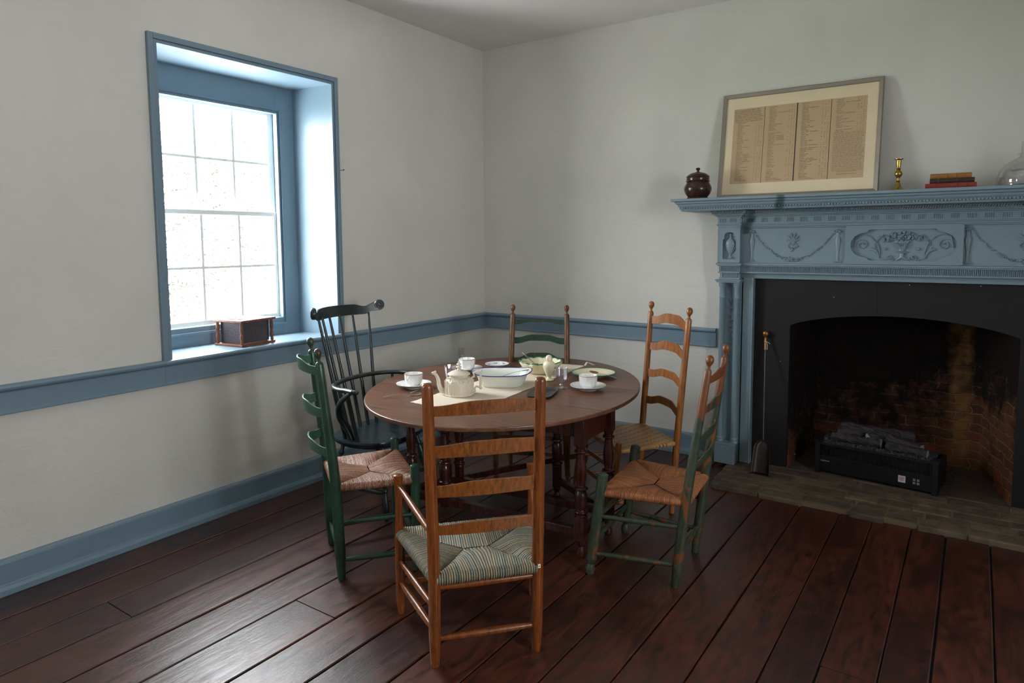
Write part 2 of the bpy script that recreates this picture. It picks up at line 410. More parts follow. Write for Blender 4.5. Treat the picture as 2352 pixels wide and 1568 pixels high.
def smooth(P, R, k=5):
    P = [Vector(p) for p in P]; out = []; ro = []; n = len(P)
    for i in range(n-1):
        a, b, c, d = P[max(i-1, 0)], P[i], P[i+1], P[min(i+2, n-1)]
        for j in range(k):
            t = j/k; out.append(.5*((2*b)+(c-a)*t+(2*a-5*b+4*c-d)*t*t+(-a+3*b-3*c+d)*t**3)); ro.append(lerp(R[i], R[i+1], t))
    return out+[P[-1]], ro+[R[-1]]
def sstep(a, b, t):
    t = max(0, min(1, (t-a)/(b-a))); return t*t*(3-2*t)

# ================================================================== THE ROOM
XR, YF, HC, TW = 5.6, -6.4, 3.14, .45
def wall_x(name, x0, x1, y0, y1, holes):
    """wall slab x0..x1 along y with rectangular holes (ya, yb, za, zb)"""
    m = MB(); ys = sorted({y0, y1, *[h[0] for h in holes], *[h[1] for h in holes]})
    for a, b in zip(ys, ys[1:]):
        h = [q for q in holes if q[0] <= a and q[1] >= b]
        if not h: m.bb(x0, x1, a, b, 0, HC)
        else: m.bb(x0, x1, a, b, 0, h[0][2]); m.bb(x0, x1, a, b, h[0][3], HC)
    return m.build(name, 'plaster', kind='structure')
WH = (-2.79, -1.65, .90, 2.57)
wall_x('wall_left', -TW, 0, YF-TW, TW, [WH, (-5.62, -4.48, .90, 2.57)])
wall_x('wall_right', XR, XR+TW, YF-TW, TW, [(-4.07, -2.93, .90, 2.57)])
FX0, FX1, FYB = 2.515, 3.735, .62            # fireplace opening and depth
m = MB()
m.bb(0, FX0, 0, TW, 0, HC); m.bb(FX1, XR, 0, TW, 0, HC); m.bb(FX0, FX1, 0, TW, 1.2, HC)
m.build('wall_back', 'plaster', kind='structure')
m = MB(); m.bb(0, XR, YF-TW, YF, 0, HC); m.build('wall_front', 'plaster', kind='structure')
m = MB(); m.bb(-TW, XR+TW, YF-TW, TW, HC, HC+.2); m.build('ceiling', 'ceil', kind='structure')

# floor: old painted boards running toward the fireplace wall
seams = [0, .24, .455, .67, .90, 1.13, 1.385, 1.62, 1.86, 2.07, 2.30, 2.51, 2.725, 2.935, 3.10, 3.285, 3.44, 3.63, 3.83, 4.04, 4.26, 4.45, 4.68, 4.9, 5.12, 5.35, 5.6]
m = MB(); m.cur = 1
m.bb(-TW, XR+TW, YF-TW, 1.0, -.2, -.012)
m.cur = 0
for a, b in zip(seams, seams[1:]):
    cuts = [YF]
    if random.random() < .45: cuts.append(YF+random.uniform(.8, 5.4))
    cuts.append(0.0)
    for c, d in zip(cuts, cuts[1:]):
        m.t = random.uniform(.05, 1); dz = random.uniform(-.0025, 0.); g = random.uniform(.0045, .0085); n = 14
        wob = [(random.uniform(-.0015, .0015), random.uniform(-.0015, .0015)) for _ in range(n+1)]
        vs = []; fs = []
        for i in range(n+1):
            yy = lerp(c+.002, d-.002, i/n); xa = a+g/2+wob[i][0]; xb = b-g/2+wob[i][1]
            vs += [(xa, yy, -.015), (xa, yy, dz-.003), (xa+.004, yy, dz), (xb-.004, yy, dz), (xb, yy, dz-.003), (xb, yy, -.015)]
        for i in range(n):
            for j in range(5): fs.append((i*6+j, i*6+j+1, (i+1)*6+j+1, (i+1)*6+j))
        m.add(vs, fs)
m.build('floor', ['floor', 'seam'], kind='structure')

# swept profile along a wall: pts = polyline [(x,y)], off = inward normal; profile [(dist, z)]
def sweep(path, prof, mat, name, nrm, zoff=None):
    m = MB(); n = len(path); k = len(prof)
    vs = []
    for i, (x, y) in enumerate(path):
        for d, z in prof: vs.append((x+nrm[0]*d, y+nrm[1]*d, z+(zoff[i] if zoff else 0)))
    fs = [(i*k+j, (i+1)*k+j, (i+1)*k+j+1, i*k+j+1) for i in range(n-1) for j in range(k-1)]
    fs += [tuple(range(k)), tuple((n-1)*k+j for j in range(k))[::-1]]
    m.add(vs, fs); return m.build(name, mat, kind='structure', bevel=.002)
rail = [(0, .934), (.022, .936), (.034, .932), (.040, .922), (.036, .911), (.024, .905), (.020, .900), (.020, .815), (.026, .812), (.026, .804), (.018, .801), (0, .800)]
base = [(0, .157), (.012, .157), (.020, .148), (.022, .138), (.022, .045), (.034, .040), (.042, .026), (.042, 0), (0, 0)]
sweep([(0, YF), (0, -3.3), (0, -2.83)], rail, 'blue', 'trim_1', (1, 0), [.006, .0, .0])
sweep([(0, -2.83), (0, -2.3), (0, -1.62)], rail, 'blue', 'trim_2', (1, 0), [0, .003, .005])
sweep([(0, -1.62), (0, -.8), (0, 0)], rail, 'blue', 'trim_3', (1, 0), [.005, .003, .0])
sweep([(0, 0), (1.0, 0), (2.03, 0)], rail, 'blue', 'trim_4', (0, -1), [0, 0, -.004])
sweep([(4.23, 0), (XR, 0)], rail, 'blue', 'trim_5', (0, -1))
sweep([(XR, YF), (XR, 0)], rail, 'blue', 'trim_6', (-1, 0), [-.05, -.05])
sweep([(0, YF), (0, -3.3), (0, -2.5), (.006, -1.7), (0, 0)], base, 'blue', 'baseboard_left', (1, 0))
sweep([(0, 0), (2.03, 0)], base, 'blue', 'baseboard_back', (0, -1))
sweep([(4.23, 0), (XR, 0)], base, 'blue', 'baseboard_back', (0, -1))
sweep([(XR, YF), (XR, 0)], base, 'blue', 'baseboard_right', (-1, 0))
sweep([(0, YF), (XR, YF)], base, 'blue', 'baseboard_front', (0, 1))

# deep windows; local frame: +x runs along the wall, +y goes outward through the wall
def window(name, loc, rz):
    r = bpy.data.objects.new(name, None); COL.objects.link(r); r.location = loc; r.rotation_euler = (0, 0, rz); r['kind'] = 'structure'
    hw, z0, z1 = .57, .928, 2.57
    D = .35; fw_ = .045
    # casing, mitred, with a step and a bead
    m = MB()
    def ring(a, b, y0, y1, zb=.934):   # a,b distances outside the opening
        m.bb(-hw-b, -hw-a, y0, y1, zb, z1+b); m.bb(hw+a, hw+b, y0, y1, zb, z1+b); m.bb(-hw-a, hw+a, y0, y1, z1+a, z1+b)
    ring(.016, fw_, -.024, 0); ring(-.004, .013, -.017, .02); ring(.0125, .0165, -.013, 0)
    m.build('window_casing', 'blue', r, .002)
    # splayed lining boards, head and sill board
    m = MB(); e = .03
    for s_ in (-1, 1):
        m.add([(s_*hw, 0, z0), (s_*(hw-e), D, z0), (s_*(hw-e), D, z1), (s_*hw, 0, z1), (s_*(hw+.01), 0, z0), (s_*(hw+.01), D, z0), (s_*(hw+.01), D, z1), (s_*(hw+.01), 0, z1)],
              [(0, 1, 2, 3), (4, 5, 6, 7), (0, 1, 5, 4), (3, 2, 6, 7), (0, 3, 7, 4), (1, 2, 6, 5)])
    m.bb(-hw-.008, hw+.008, 0.001, D, z1-.003, z1+.008)
    m.build('reveal', 'blue', r)
    m = MB(); m.bb(-hw-.005, hw+.005, -.021, D+.05, z0-.022, z0+.004); m.build('window_sill', 'blue', r, .004)
    gx, gz0, gz1 = .405, 1.045, 2.395     # sash opening
    m = MB()
    m.bb(-hw, -gx, D, D+.03, z0, z1); m.bb(gx, hw, D, D+.03, z0, z1); m.bb(-gx, gx, D, D+.03, gz1, z1); m.bb(-gx, gx, D, D+.03, z0, gz0)
    b = .028                               # raised bead around the sash
    m.bb(-gx-b, -gx-b+.010, D-.012, D, gz0-b, gz1+b); m.bb(gx+b-.010, gx+b, D-.012, D, gz0-b, gz1+b); m.bb(-gx-b, gx+b, D-.012, D, gz1+b-.01, gz1+b)
    m.bb(-gx-.006, -gx+.0015, D-.008, D+.027, gz0+.001, gz1+.006); m.bb(gx-.0015, gx+.006, D-.008, D+.027, gz0+.001, gz1+.006); m.bb(-gx+.002, gx-.002, D-.008, D+.027, gz1-.0015, gz1+.0055)
    m.bb(-gx-b, gx+b, D-.016, D, gz0-.045, gz0-.03)
    m.bb(-hw, hw, D+.03, D+.09, z0, gz0-.02)
    m.bb(-gx-.05, -gx-.0205, D+.03, D+.11, z0, z1-.01); m.bb(gx+.0205, gx+.05, D+.03, D+.11, z0, z1-.01); m.bb(-gx-.05, gx+.05, D+.03, D+.11, gz1+.021, gz1+.05)
    m.build('window_frame', 'blue', r, .0015)
    zm = 1.735
    for nm, ya, yb, za, zb in (('lower_sash', D+.032, D+.060, gz0, zm+.016), ('upper_sash', D+.064, D+.092, zm-.016, gz1+.02)):
        m = MB(); st = .022; rl = .03
        m.bb(-gx-.02, -gx+st, ya, yb, za, zb); m.bb(gx-st, gx+.02, ya, yb, za, zb)
        m.bb(-gx+st, gx-st, ya, yb, za, za+rl); m.bb(-gx+st, gx-st, ya, yb, zb-rl, zb)
        w = (2*gx-2*st)
        for k in (1, 2): m.bb(-gx+st+w*k/3-.009, -gx+st+w*k/3+.009, ya+.003, yb-.003, za+rl, zb-rl)
        m.bb(-gx+st, gx-st, ya+.003, yb-.003, (za+zb)/2-.009, (za+zb)/2+.009)
        sa = m.build(nm, 'sash', r, .003)
        m = MB(); m.bb(-gx+st, gx-st, (ya+yb)/2-.0015, (ya+yb)/2+.0015, za+rl, zb-rl); m.build('pane', 'pane', sa)
    return r
window('window_1', (0, -2.22, 0), PI/2)
window('window_2', (0, -5.05, 0), PI/2)
window('window_3', (XR, -3.5, 0), -PI/2)

# ================================================================== OUTSIDE THE WINDOW
m = MB(); m.bb(-30, -4.5, -25, 20, -.9, -.8); m.build('lawn', 'grass', kind='structure')
rnd = random.Random(3)
def bush(loc, R, label):
    t = thing('garden_tree', label, 'tree', loc)
    m = MB(); m.tube([(0, 0, 0), (.05, .1, R*.7), (0, 0, R*1.3)], [.16, .12, .06], 8); m.build('trunk', 'boxwood', t)
    m = MB()
    for i in range(5200):
        a = rnd.uniform(0, 2*PI); h = rnd.uniform(-1, 1); q = (1-h*h)**.5; k = rnd.uniform(.45, 1)**.5*R
        c = Vector((q*math.cos(a)*k, q*math.sin(a)*k, h*k*.85+R*1.35)); s_ = rnd.uniform(.07, .14)
        Rm = Matrix.Rotation(rnd.uniform(0, 6), 3, 'Z') @ Matrix.Rotation(rnd.uniform(-PI/2, PI/2), 3, 'X') @ Matrix.Rotation(rnd.uniform(-PI, PI), 3, 'Y')
        m.add([c+Rm @ Vector(p) for p in ((-s_/2, 0, 0), (0, -s_/4, .02), (s_/2, 0, 0), (0, s_/4, .02))], [(0, 1, 2, 3)])
    m.build('foliage', 'leaf', t, fixn=False)
bush((-8.5, 1.4, -.8), 1.9, 'pale leafy tree seen faintly through the window, nearer the centre of the glass')
bush((-11, 5.6, -.8), 2.5, 'larger pale tree seen faintly through the right of the window glass')
# ================================================================== HEARTH AND FIREPLACE
hz = .03
rnd = random.Random(11)
hearth = thing('brick_hearth', 'worn grey-brown brick hearth laid flush before the black fireplace', 'hearth', (2.17, -.58, 0))
m = MB(); m.cur = 0; y = -.585; row = 0
while y < -.03:
    d = rnd.uniform(.095, .12); y1 = min(y+d, -.022); x = 2.19+rnd.uniform(-.03, .03)+(.0 if row > 3 else 0); row += 1
    while x < 4.06:
        w = rnd.uniform(.15, .30); m.t = rnd.uniform(.05, 1); z1 = hz+rnd.uniform(-.005, .002); g = .002
        fr = rnd.uniform(-.022, .012) if row == 1 else 0
        M3 = Matrix.Rotation(rnd.uniform(-.02, .02), 3, 'Z') @ Matrix.Rotation(rnd.uniform(-.015, .015), 3, 'X')
        m.box((x+w/2-2.17, (y+fr+y1)/2+.58, z1/2-.01), (w-g*2, y1-y-fr-g*1.5, z1+.02), M=M3, taper=.985); x += w
    y = y1
hb = m.build('brick_paving', 'hearth', hearth, .007, segs=2)
m = MB(); m.bb(.02, 1.88, -.0, .56, -.01, hz-.0055); m.build('mortar_bed', 'mortar', hearth)

firebox = thing('firebox', 'soot-blackened brick firebox with ochre smears and red bricks behind the heater', 'fireplace', (3.12, .3, 0))
m = MB(); ox, oy = -3.12, -.3
def q(*P): return [(a+ox, b+oy, c) for a, b, c in P]
XL, XB = 2.575, 3.575
for (xa, ya, xb, yb) in ((FX0+.002, -.015, XL, FYB), (XL, FYB, XB, FYB), (XB, FYB, FX1-.002, -.015)):
    n1, n2 = 14, 22
    vs = []
    nx, ny = (yb-ya), -(xb-xa); L = math.hypot(nx, ny); nx /= L; ny /= L
    for i in range(n1+1):
        for j in range(n2+1):
            k = rnd.uniform(-.004, .004) if 0 < i < n1 else 0
            z = 1.19*j/n2; lean = 0
            vs.append((lerp(xa, xb, i/n1)+nx*k+ox, lerp(ya, yb, i/n1)+ny*k+oy+lean, z))
    m.add(vs, [(i*(n2+1)+j, (i+1)*(n2+1)+j, (i+1)*(n2+1)+j+1, i*(n2+1)+j+1) for i in range(n1) for j in range(n2)])
m.bb(FX0+ox, FX1+ox, -.015+oy, FYB+oy, 1.13, 1.19)
m.build('brick_lining', 'brick', firebox, loc=(0, 0, 0), fixn=True)
m = MB(); m.grid(lambda u, v: (lerp(FX0+.005, FX1-.005, u)+ox, lerp(-.03, FYB, v)+oy, hz-.004+rnd.uniform(-.003, .003)), 20, 10, smooth=False)
m.build('firebox_floor', 'hearth', firebox, fixn=False)

# black painted surround slab with a low arch
sur = thing('fireplace_surround', 'matt black painted slab with a low arched opening inside the blue mantel', 'fireplace', (3.125, 0, hz))
bx0, bx1 = 2.268-3.125, 3.982-3.125; ztop = 1.292-hz
def archz(x):   # x local
    t = (x+.0)/((FX1-FX0)/2); return .985-hz+.092*max(0, 1-t*t)**.8
m = MB(); a0, a1 = FX0-3.125, FX1-3.125; n = 36; yf, yb = -.028, .03
for a, b in ((bx0, a0), (a1, bx1)): m.bb(a, b, yf, -.001, 0, ztop)
vs = []; 
for i in range(n+1):
    x = lerp(a0, a1, i/n); z = archz(x-(a0+a1)/2)
    vs += [(x, yf, z), (x, yf, ztop), (x, -.001, ztop), (x, yb, z)]
fs = []
for i in range(n):
    for j in range(4): fs.append((i*4+j, (i+1)*4+j, (i+1)*4+(j+1) % 4, i*4+(j+1) % 4))
m.add(vs, fs)
m.bb(a0-.0, a0+.004, yf, .10, 0, .955); m.bb(a1-.004, a1, yf, .10, 0, .955)
m.build('surround_slab', 'black', sur)
m = MB(); pts = [(-.115, ztop-.02), (-.108, ztop-.07), (-.112, ztop-.12), (-.104, ztop-.17), (-.108, ztop-.20)]
m.tube([(x, yf-.0004, z) for x, z in pts], .0011, 5); m.build('hairline_crack', 'hole', sur)
for x, z in ((-.35, ztop-.11), (.06, ztop-.02), (.41, ztop-.015), (-.66, ztop-.55), (-.55, .1)): MB().ball((x, yf, z), .0026, 6, 5).build('paint_fleck', 'white', sur)

# ------------------------------------------------------------------ the carved blue mantel, local x measured from its centre line
CX = 3.130
mt = thing('fireplace_mantel', 'tall carved blue-painted mantelpiece with columns, swags and a deep shelf', 'mantelpiece', (CX, 0, 0))
def two(fn):            # build on both sides
    for sgn in (-1, 1): fn(sgn)
XH = CX-1.822           # half length of the shelf
# shelf: stepped crown moulding
m = MB(); prof = [(-.372, 1.817, 0), (-.372, 1.800, 0), (-.352, 1.797, .02), (-.350, 1.785, .022), (-.340, 1.782, .032), (-.336, 1.770, .036), (-.326, 1.760, .046), (-.322, 1.748, .05), (-.318, 1.737, .054)]
vs = []
for yy, zz, ins in prof: vs += [(-XH+ins, 0, zz), (-XH+ins, yy, zz), (XH-ins, yy, zz), (XH-ins, 0, zz)]
fs = [(k*4+j, k*4+j+1, (k+1)*4+j+1, (k+1)*4+j) for k in range(len(prof)-1) for j in range(3)]
fs += [(0, 1, 2, 3), tuple(range((len(prof)-1)*4, len(prof)*4)), tuple(k*4 for k in range(len(prof)))+(), tuple(k*4+3 for k in range(len(prof)))]
m.add(vs, fs); m.build('mantel_shelf', 'mantel', mt, .002)
m = MB()
k = -XH+.066
while k < XH-.06: m.ball((k, -.327, 1.754), .0058, 7, 5, (1.1, 1, 1)); k += .0165
m.build('bead_moulding', 'mantel', mt)
for s_ in (-1, 1):
    m = MB()
    for k in range(16): m.ball((s_*(XH-.044), -.31+k*.0185, 1.754), .0055, 7, 5)
    m.build('bead_moulding', 'mantel', mt)
xe = 1.085; xc = 1.058      # half lengths of cornice top / entablature blocks
def band(name, x_out, steps, breaks=True):
    """horizontal moulding running over the end blocks and set back between them; steps = [(z0,z1,y_block,y_mid)]"""
    m = MB()
    for z0, z1, yb_, ym in steps:
        ex = (yb_+.14)                                    # bigger projection -> longer block
        xo = x_out-ex; xi = .915+ex
        for s_ in (-1, 1): m.bb(s_*xi, s_*xo, yb_, 0, z0, z1)
        m.bb(-xi, xi, ym, 0, z0, z1)
    return m.build(name, 'mantel', mt, .0018)
band('cornice', xc, [(1.728, 1.737, -.185, -.165), (1.716, 1.728, -.178, -.158), (1.706, 1.716, -.165, -.140), (1.698, 1.706, -.152, -.125)])
m = MB(); k = -1.09
while k < 1.09:
    y_ = -.184 if abs(k) > .90 else -.164
    m.tube([(k, y_-.001, 1.721), (k+.009, y_-.003, 1.735)], .0035, 6); k += .0125
m.build('rope_moulding', 'mantel', mt)
band('upper_frieze', xc, [(1.650, 1.698, -.145, -.110)])
def flutes(xa, y_, z0, z1, n, pitch, r=.0032):
    m = MB()
    for i in range(n): m.tube([(xa+i*pitch, y_, z0), (xa+i*pitch, y_, z1)], r, 6)
    m.build('flute_group', 'mantel', mt)
for s_ in (-1, 1):
    for k in range(3): flutes(s_*(1.058-.012-k*.0655)-(.036 if s_ > 0 else 0), -.1455, 1.661, 1.688, 5, .009)
k = -.868
while k < .87: flutes(k, -.1105, 1.661, 1.688, 5, .0092); k += .0795
band('frieze_moulding', xc, [(1.643, 1.650, -.152, -.120), (1.632, 1.643, -.146, -.113), (1.624, 1.632, -.141, -.105)])
# frieze ground, end blocks (frame round an arched recess) and centre tablet with a long oval recess
m = MB(); m.bb(-1.08, 1.08, -.085, 0, 1.392, 1.63)
for s_ in (-1, 1): m.bb(s_*(.915), s_*(1.055), -.112, 0, 1.392, 1.63)
m.bb(-1.086, 1.086, -.05, -.001, 1.395, 1.70)
m.build('frieze_ground', 'mantel', mt, .001)
def framed(name, cx, hw, z0, z1, y0, y1, hole, n=48):
    """flat panel with a hole; hole(angle)->(x,z) around the hole; outer boundary is a rectangle"""
    m = MB(); vs = []
    zc = (z0+z1)/2
    for i in range(n):
        a = 2*PI*i/n; hx_, hz_ = hole(a)
        c_, s2 = math.cos(a), math.sin(a); t = min((hw/abs(c_)) if abs(c_) > 1e-6 else 1e9, ((z1-z0)/2/abs(s2)) if abs(s2) > 1e-6 else 1e9)
        vs += [(cx+c_*t, y0, zc+s2*t), (cx+hx_, y0, zc+hz_), (cx+hx_, y1, zc+hz_), (cx+c_*t, y1, zc+s2*t)]
    fs = []
    for i in range(n):
        j = (i+1) % n
        fs += [(i*4, j*4, j*4+1, i*4+1), (i*4+1, j*4+1, j*4+2, i*4+2), (i*4, i*4+3, j*4+3, j*4)]
    m.add(vs, fs); return m.build(name, 'mantel', mt, 0)
def arch_hole(a):
    # arched opening, half width .036, from -.088 to spring .04, radius .03 arch with small shoulders
    c_, s2 = math.cos(a), math.sin(a); w = .044; zb = -.092; zs = .040; r = .034
    best = None
    t = 0
    while t < .2:
        x, z = c_*t, s2*t
        inside = (abs(x) < w and zb < z < zs) or (abs(x) < r and z >= zs and math.hypot(x, z-zs) < r+.012)
        if not inside: break
        t += .001
    return c_*t, s2*t
for s_ in (-1, 1): framed('urn_panel', s_*.985, .070, 1.394, 1.628, -.138, -.112, arch_hole, 96)
def oval_hole(a):
    c_, s2 = math.cos(a), math.sin(a); hx_, hz_ = .272, .092; t = 0
    while t < .4:
        x, z = c_*t, s2*t
        e = abs(x)-.185
        ins = abs(z) < hz_-.010 if e < 0 else (e/(hx_-.185))**2+(z/(hz_-.018))**2 < 1
        if abs(x) < .175 and abs(z) < hz_: ins = True
        if not ins: break
        t += .001
    return c_*t, s2*t
framed('oval_panel', .012, .302, 1.394, 1.628, -.108, -.085, oval_hole, 160)
# ornaments in relief
def urn(sx_, cx, cz, k, y_):
    m = MB()
    pr = [(.002, -.085), (.018, -.083), (.018, -.078), (.006, -.070), (.005, -.058), (.012, -.050), (.026, -.028), (.034, .0), (.035, .022), (.028, .038), (.012, .050), (.007, .060), (.007, .078), (.014, .086), (.003, .092)]
    m.lathe([(r*k, z*k) for r, z in pr], (cx, y_, cz), 16, 1, .45)
    for s_ in (-1, 1):
        m.tube([(cx+s_*x*k, y_, cz+z*k) for x, z in ((.012, .066), (.026, .060), (.038, .045), (.040, .015), (.033, -.015), (.022, -.035))], .0028*k+.001, 6)
    m.tube([(cx-.034*k, y_-.013*k, cz+.01*k), (cx+.034*k, y_-.013*k, cz+.01*k)], .0022, 6)
    return m
for s_ in (-1, 1): urn(1, s_*.985, 1.505, .96, -.116).build('urn_ornament', 'mantel', mt)
def herm(cx, y_=-.086):
    m = MB(); z0 = 1.404
    m.lathe([(.012, 0), (.016, .004), (.009, .016), (.006, .03), (.009, .07), (.015, .115), (.018, .14), (.012, .155), (.009, .165), (.013, .172), (.011, .182), (.004, .188)], (cx, y_, z0), 12, 1, .55)
    for k in range(9):
        a = rnd.uniform(0, PI); r = rnd.uniform(.006, .02)
        m.ball((cx+r*math.cos(a)*1.2, y_-.004, z0+.185+r*math.sin(a)), rnd.uniform(.004, .0075), 6, 5)
    for s_ in (-1, 1): m.tube([(cx, y_-.002, z0+.01), (cx+s_*.02, y_-.003, z0+.003)], [.006, .004], 6)
    return m
def swag(xa, xb, z_top=1.592, z_bot=1.416, y_=-.087):
    m = MB(); n = 46
    for i in range(n+1):
        t = i/n; x = lerp(xa, xb, t); z = z_bot+(z_top-z_bot)*(abs(2*t-1))**1.9
        th = .0035+.006*(1-abs(2*t-1))
        for k in range(2): m.ball((x+rnd.uniform(-.004, .004), y_-rnd.uniform(0, .003), z+rnd.uniform(-th, th)), rnd.uniform(.0032, .0058), 6, 5)
    cx = (xa+xb)/2
    for k in range(16): m.ball((cx+rnd.uniform(-.03, .03), y_-.003, z_bot+rnd.uniform(-.006, .016)), rnd.uniform(.005, .008), 6, 5)
    return m
def plume(cx, cz=1.535, y_=-.087):
    m = MB()
    for a, L in ((-1.05, .046), (-.62, .056), (-.22, .064), (.2, .064), (.6, .056), (1.0, .046)):
        P = [(cx+math.sin(a*t)*L*t*1.1, y_-.002, cz-.028+math.cos(a*t*.9)*L*t*1.3) for t in (0, .3, .6, .85, 1)]
        m.tube(P, [.002, .004, .0055, .006, .003], 7)
    for s_ in (-1, 1): m.tube([(cx, y_-.002, cz-.02), (cx+s_*.018, y_-.002, cz-.012), (cx+s_*.03, y_-.002, cz-.028), (cx+s_*.024, y_-.002, cz-.038)], [.002, .003, .003, .004], 6)
    for k in range(9): m.ball((cx+rnd.uniform(-.014, .014), y_-.002, cz-.052+rnd.uniform(-.012, .012)), rnd.uniform(.004, .006), 6, 5)
    return m
for s_ in (-1, 1):
    herm(s_*.852).build('herm_ornament', 'mantel', mt); herm(s_*.334).build('herm_ornament', 'mantel', mt)
    swag(s_*.838, s_*.352).build('swag_ornament', 'mantel', mt); plume(s_*.596).build('plume_ornament', 'mantel', mt)
# flower basket with scrolls
m = MB(); cx, y_ = .012, -.088
m.lathe([(.010, 1.462), (.034, 1.466), (.036, 1.471), (.014, 1.475), (.014, 1.488), (.022, 1.508), (.036, 1.522), (.042, 1.527), (.042, 1.532)], (cx, y_, 0), 20, 1, .4)
for k in range(9): a = -.03+.0075*k; m.tube([(cx+a*.45, y_-.012, 1.486), (cx+a, y_-.014, 1.524)], .0016, 5)
m.tube([(cx, y_, 1.463), (cx, y_, 1.435)], [.014, .012], 8); m.tube([(cx, y_, 1.44), (cx-.03, y_, 1.420)], [.011, .004], 7); m.tube([(cx, y_, 1.44), (cx+.03, y_, 1.420)], [.011, .004], 7)
for k in range(95):
    t = rnd.uniform(-1, 1); m.ball((cx+t*.098, y_-rnd.uniform(0, .008), 1.532+(1-abs(t)**2*.55)*rnd.uniform(0, .058)), rnd.uniform(.004, .0085), 6, 5)
for s_ in (-1, 1):
    for k in range(16): t = k/15; m.ball((cx+s_*(.10+.05*t)+rnd.uniform(-.004, .004), y_-.002, 1.570-.05*t*t-.03*t+rnd.uniform(-.004, .004)), rnd.uniform(.003, .0055), 6, 5)
    for a0_, L, bx, bz in ((.5, .075, .118, 1.43), (.75, .07, .122, 1.44), (.25, .08, .115, 1.45), (1.05, .05, .13, 1.455)):
        m.tube([(cx+s_*(bx+math.sin(a0_*t)*L*t), y_-.002, bz+math.cos(a0_*t)*L*t) for t in (0, .3, .6, .85, 1)], [.0028, .0042, .0045, .004, .0018], 6)
    P = []                                                        # big scroll
    for i in range(30):
        t = i/29; ang = -PI*.15+t*PI*3.1; r = .040*(1-t*.82)
        P.append((cx+s_*(.213+r*math.cos(ang)), y_-.002, 1.512+r*math.sin(ang)*.95))
    m.tube(P[::-1], [.0045]*8+[.0034]*22, 6)
    m.tube([(cx+s_*x, y_-.002, z) for x, z in ((.252, 1.505), (.240, 1.56), (.205, 1.575), (.165, 1.56), (.14, 1.53))], [.003, .004, .004, .0035, .002], 6)
    P = []
    for i in range(20):
        t = i/19; ang = PI*1.1+t*PI*2.2; r = .022*(1-t*.8)
        P.append((cx+s_*(.060+r*math.cos(ang)), y_-.002, 1.437+r*math.sin(ang)))
    m.tube(P, .003, 6); m.tube([(cx+s_*.04, y_, 1.437), (cx+s_*.075, y_, 1.418), (cx+s_*.115, y_, 1.432)], .003, 6)
    m.ball((cx+s_*.085, y_-.001, 1.487), .009, 7, 5)
m.build('basket_ornament', 'mantel', mt)
# reeded band under the frieze and architrave
band('architrave', xc, [(1.380, 1.392, -.152, -.118), (1.372, 1.380, -.144, -.110), (1.336, 1.372, -.128, -.095), (1.326, 1.336, -.140, -.106), (1.290, 1.326, -.120, -.060)])
m = MB(); k = -.872
while k < .874: m.tube([(k, -.096, 1.338), (k, -.1065, 1.371)], .0034, 6); k += .0088
m.build('reeding', 'mantel', mt)
for s_ in (-1, 1):
    m = MB()
    for k in range(16): x = s_*1.048-s_*k*.0088; m.tube([(x, -.129, 1.338), (x, -.1395, 1.371)], .0034, 6)
    m.build('reeding', 'mantel', mt); m = MB()
    for k in range(15): x = s_*1.046-s_*k*.0092; m.tube([(x, -.1205, 1.286), (x, -.1205, 1.324)], .0032, 6)
    m.build('reeding', 'mantel', mt)
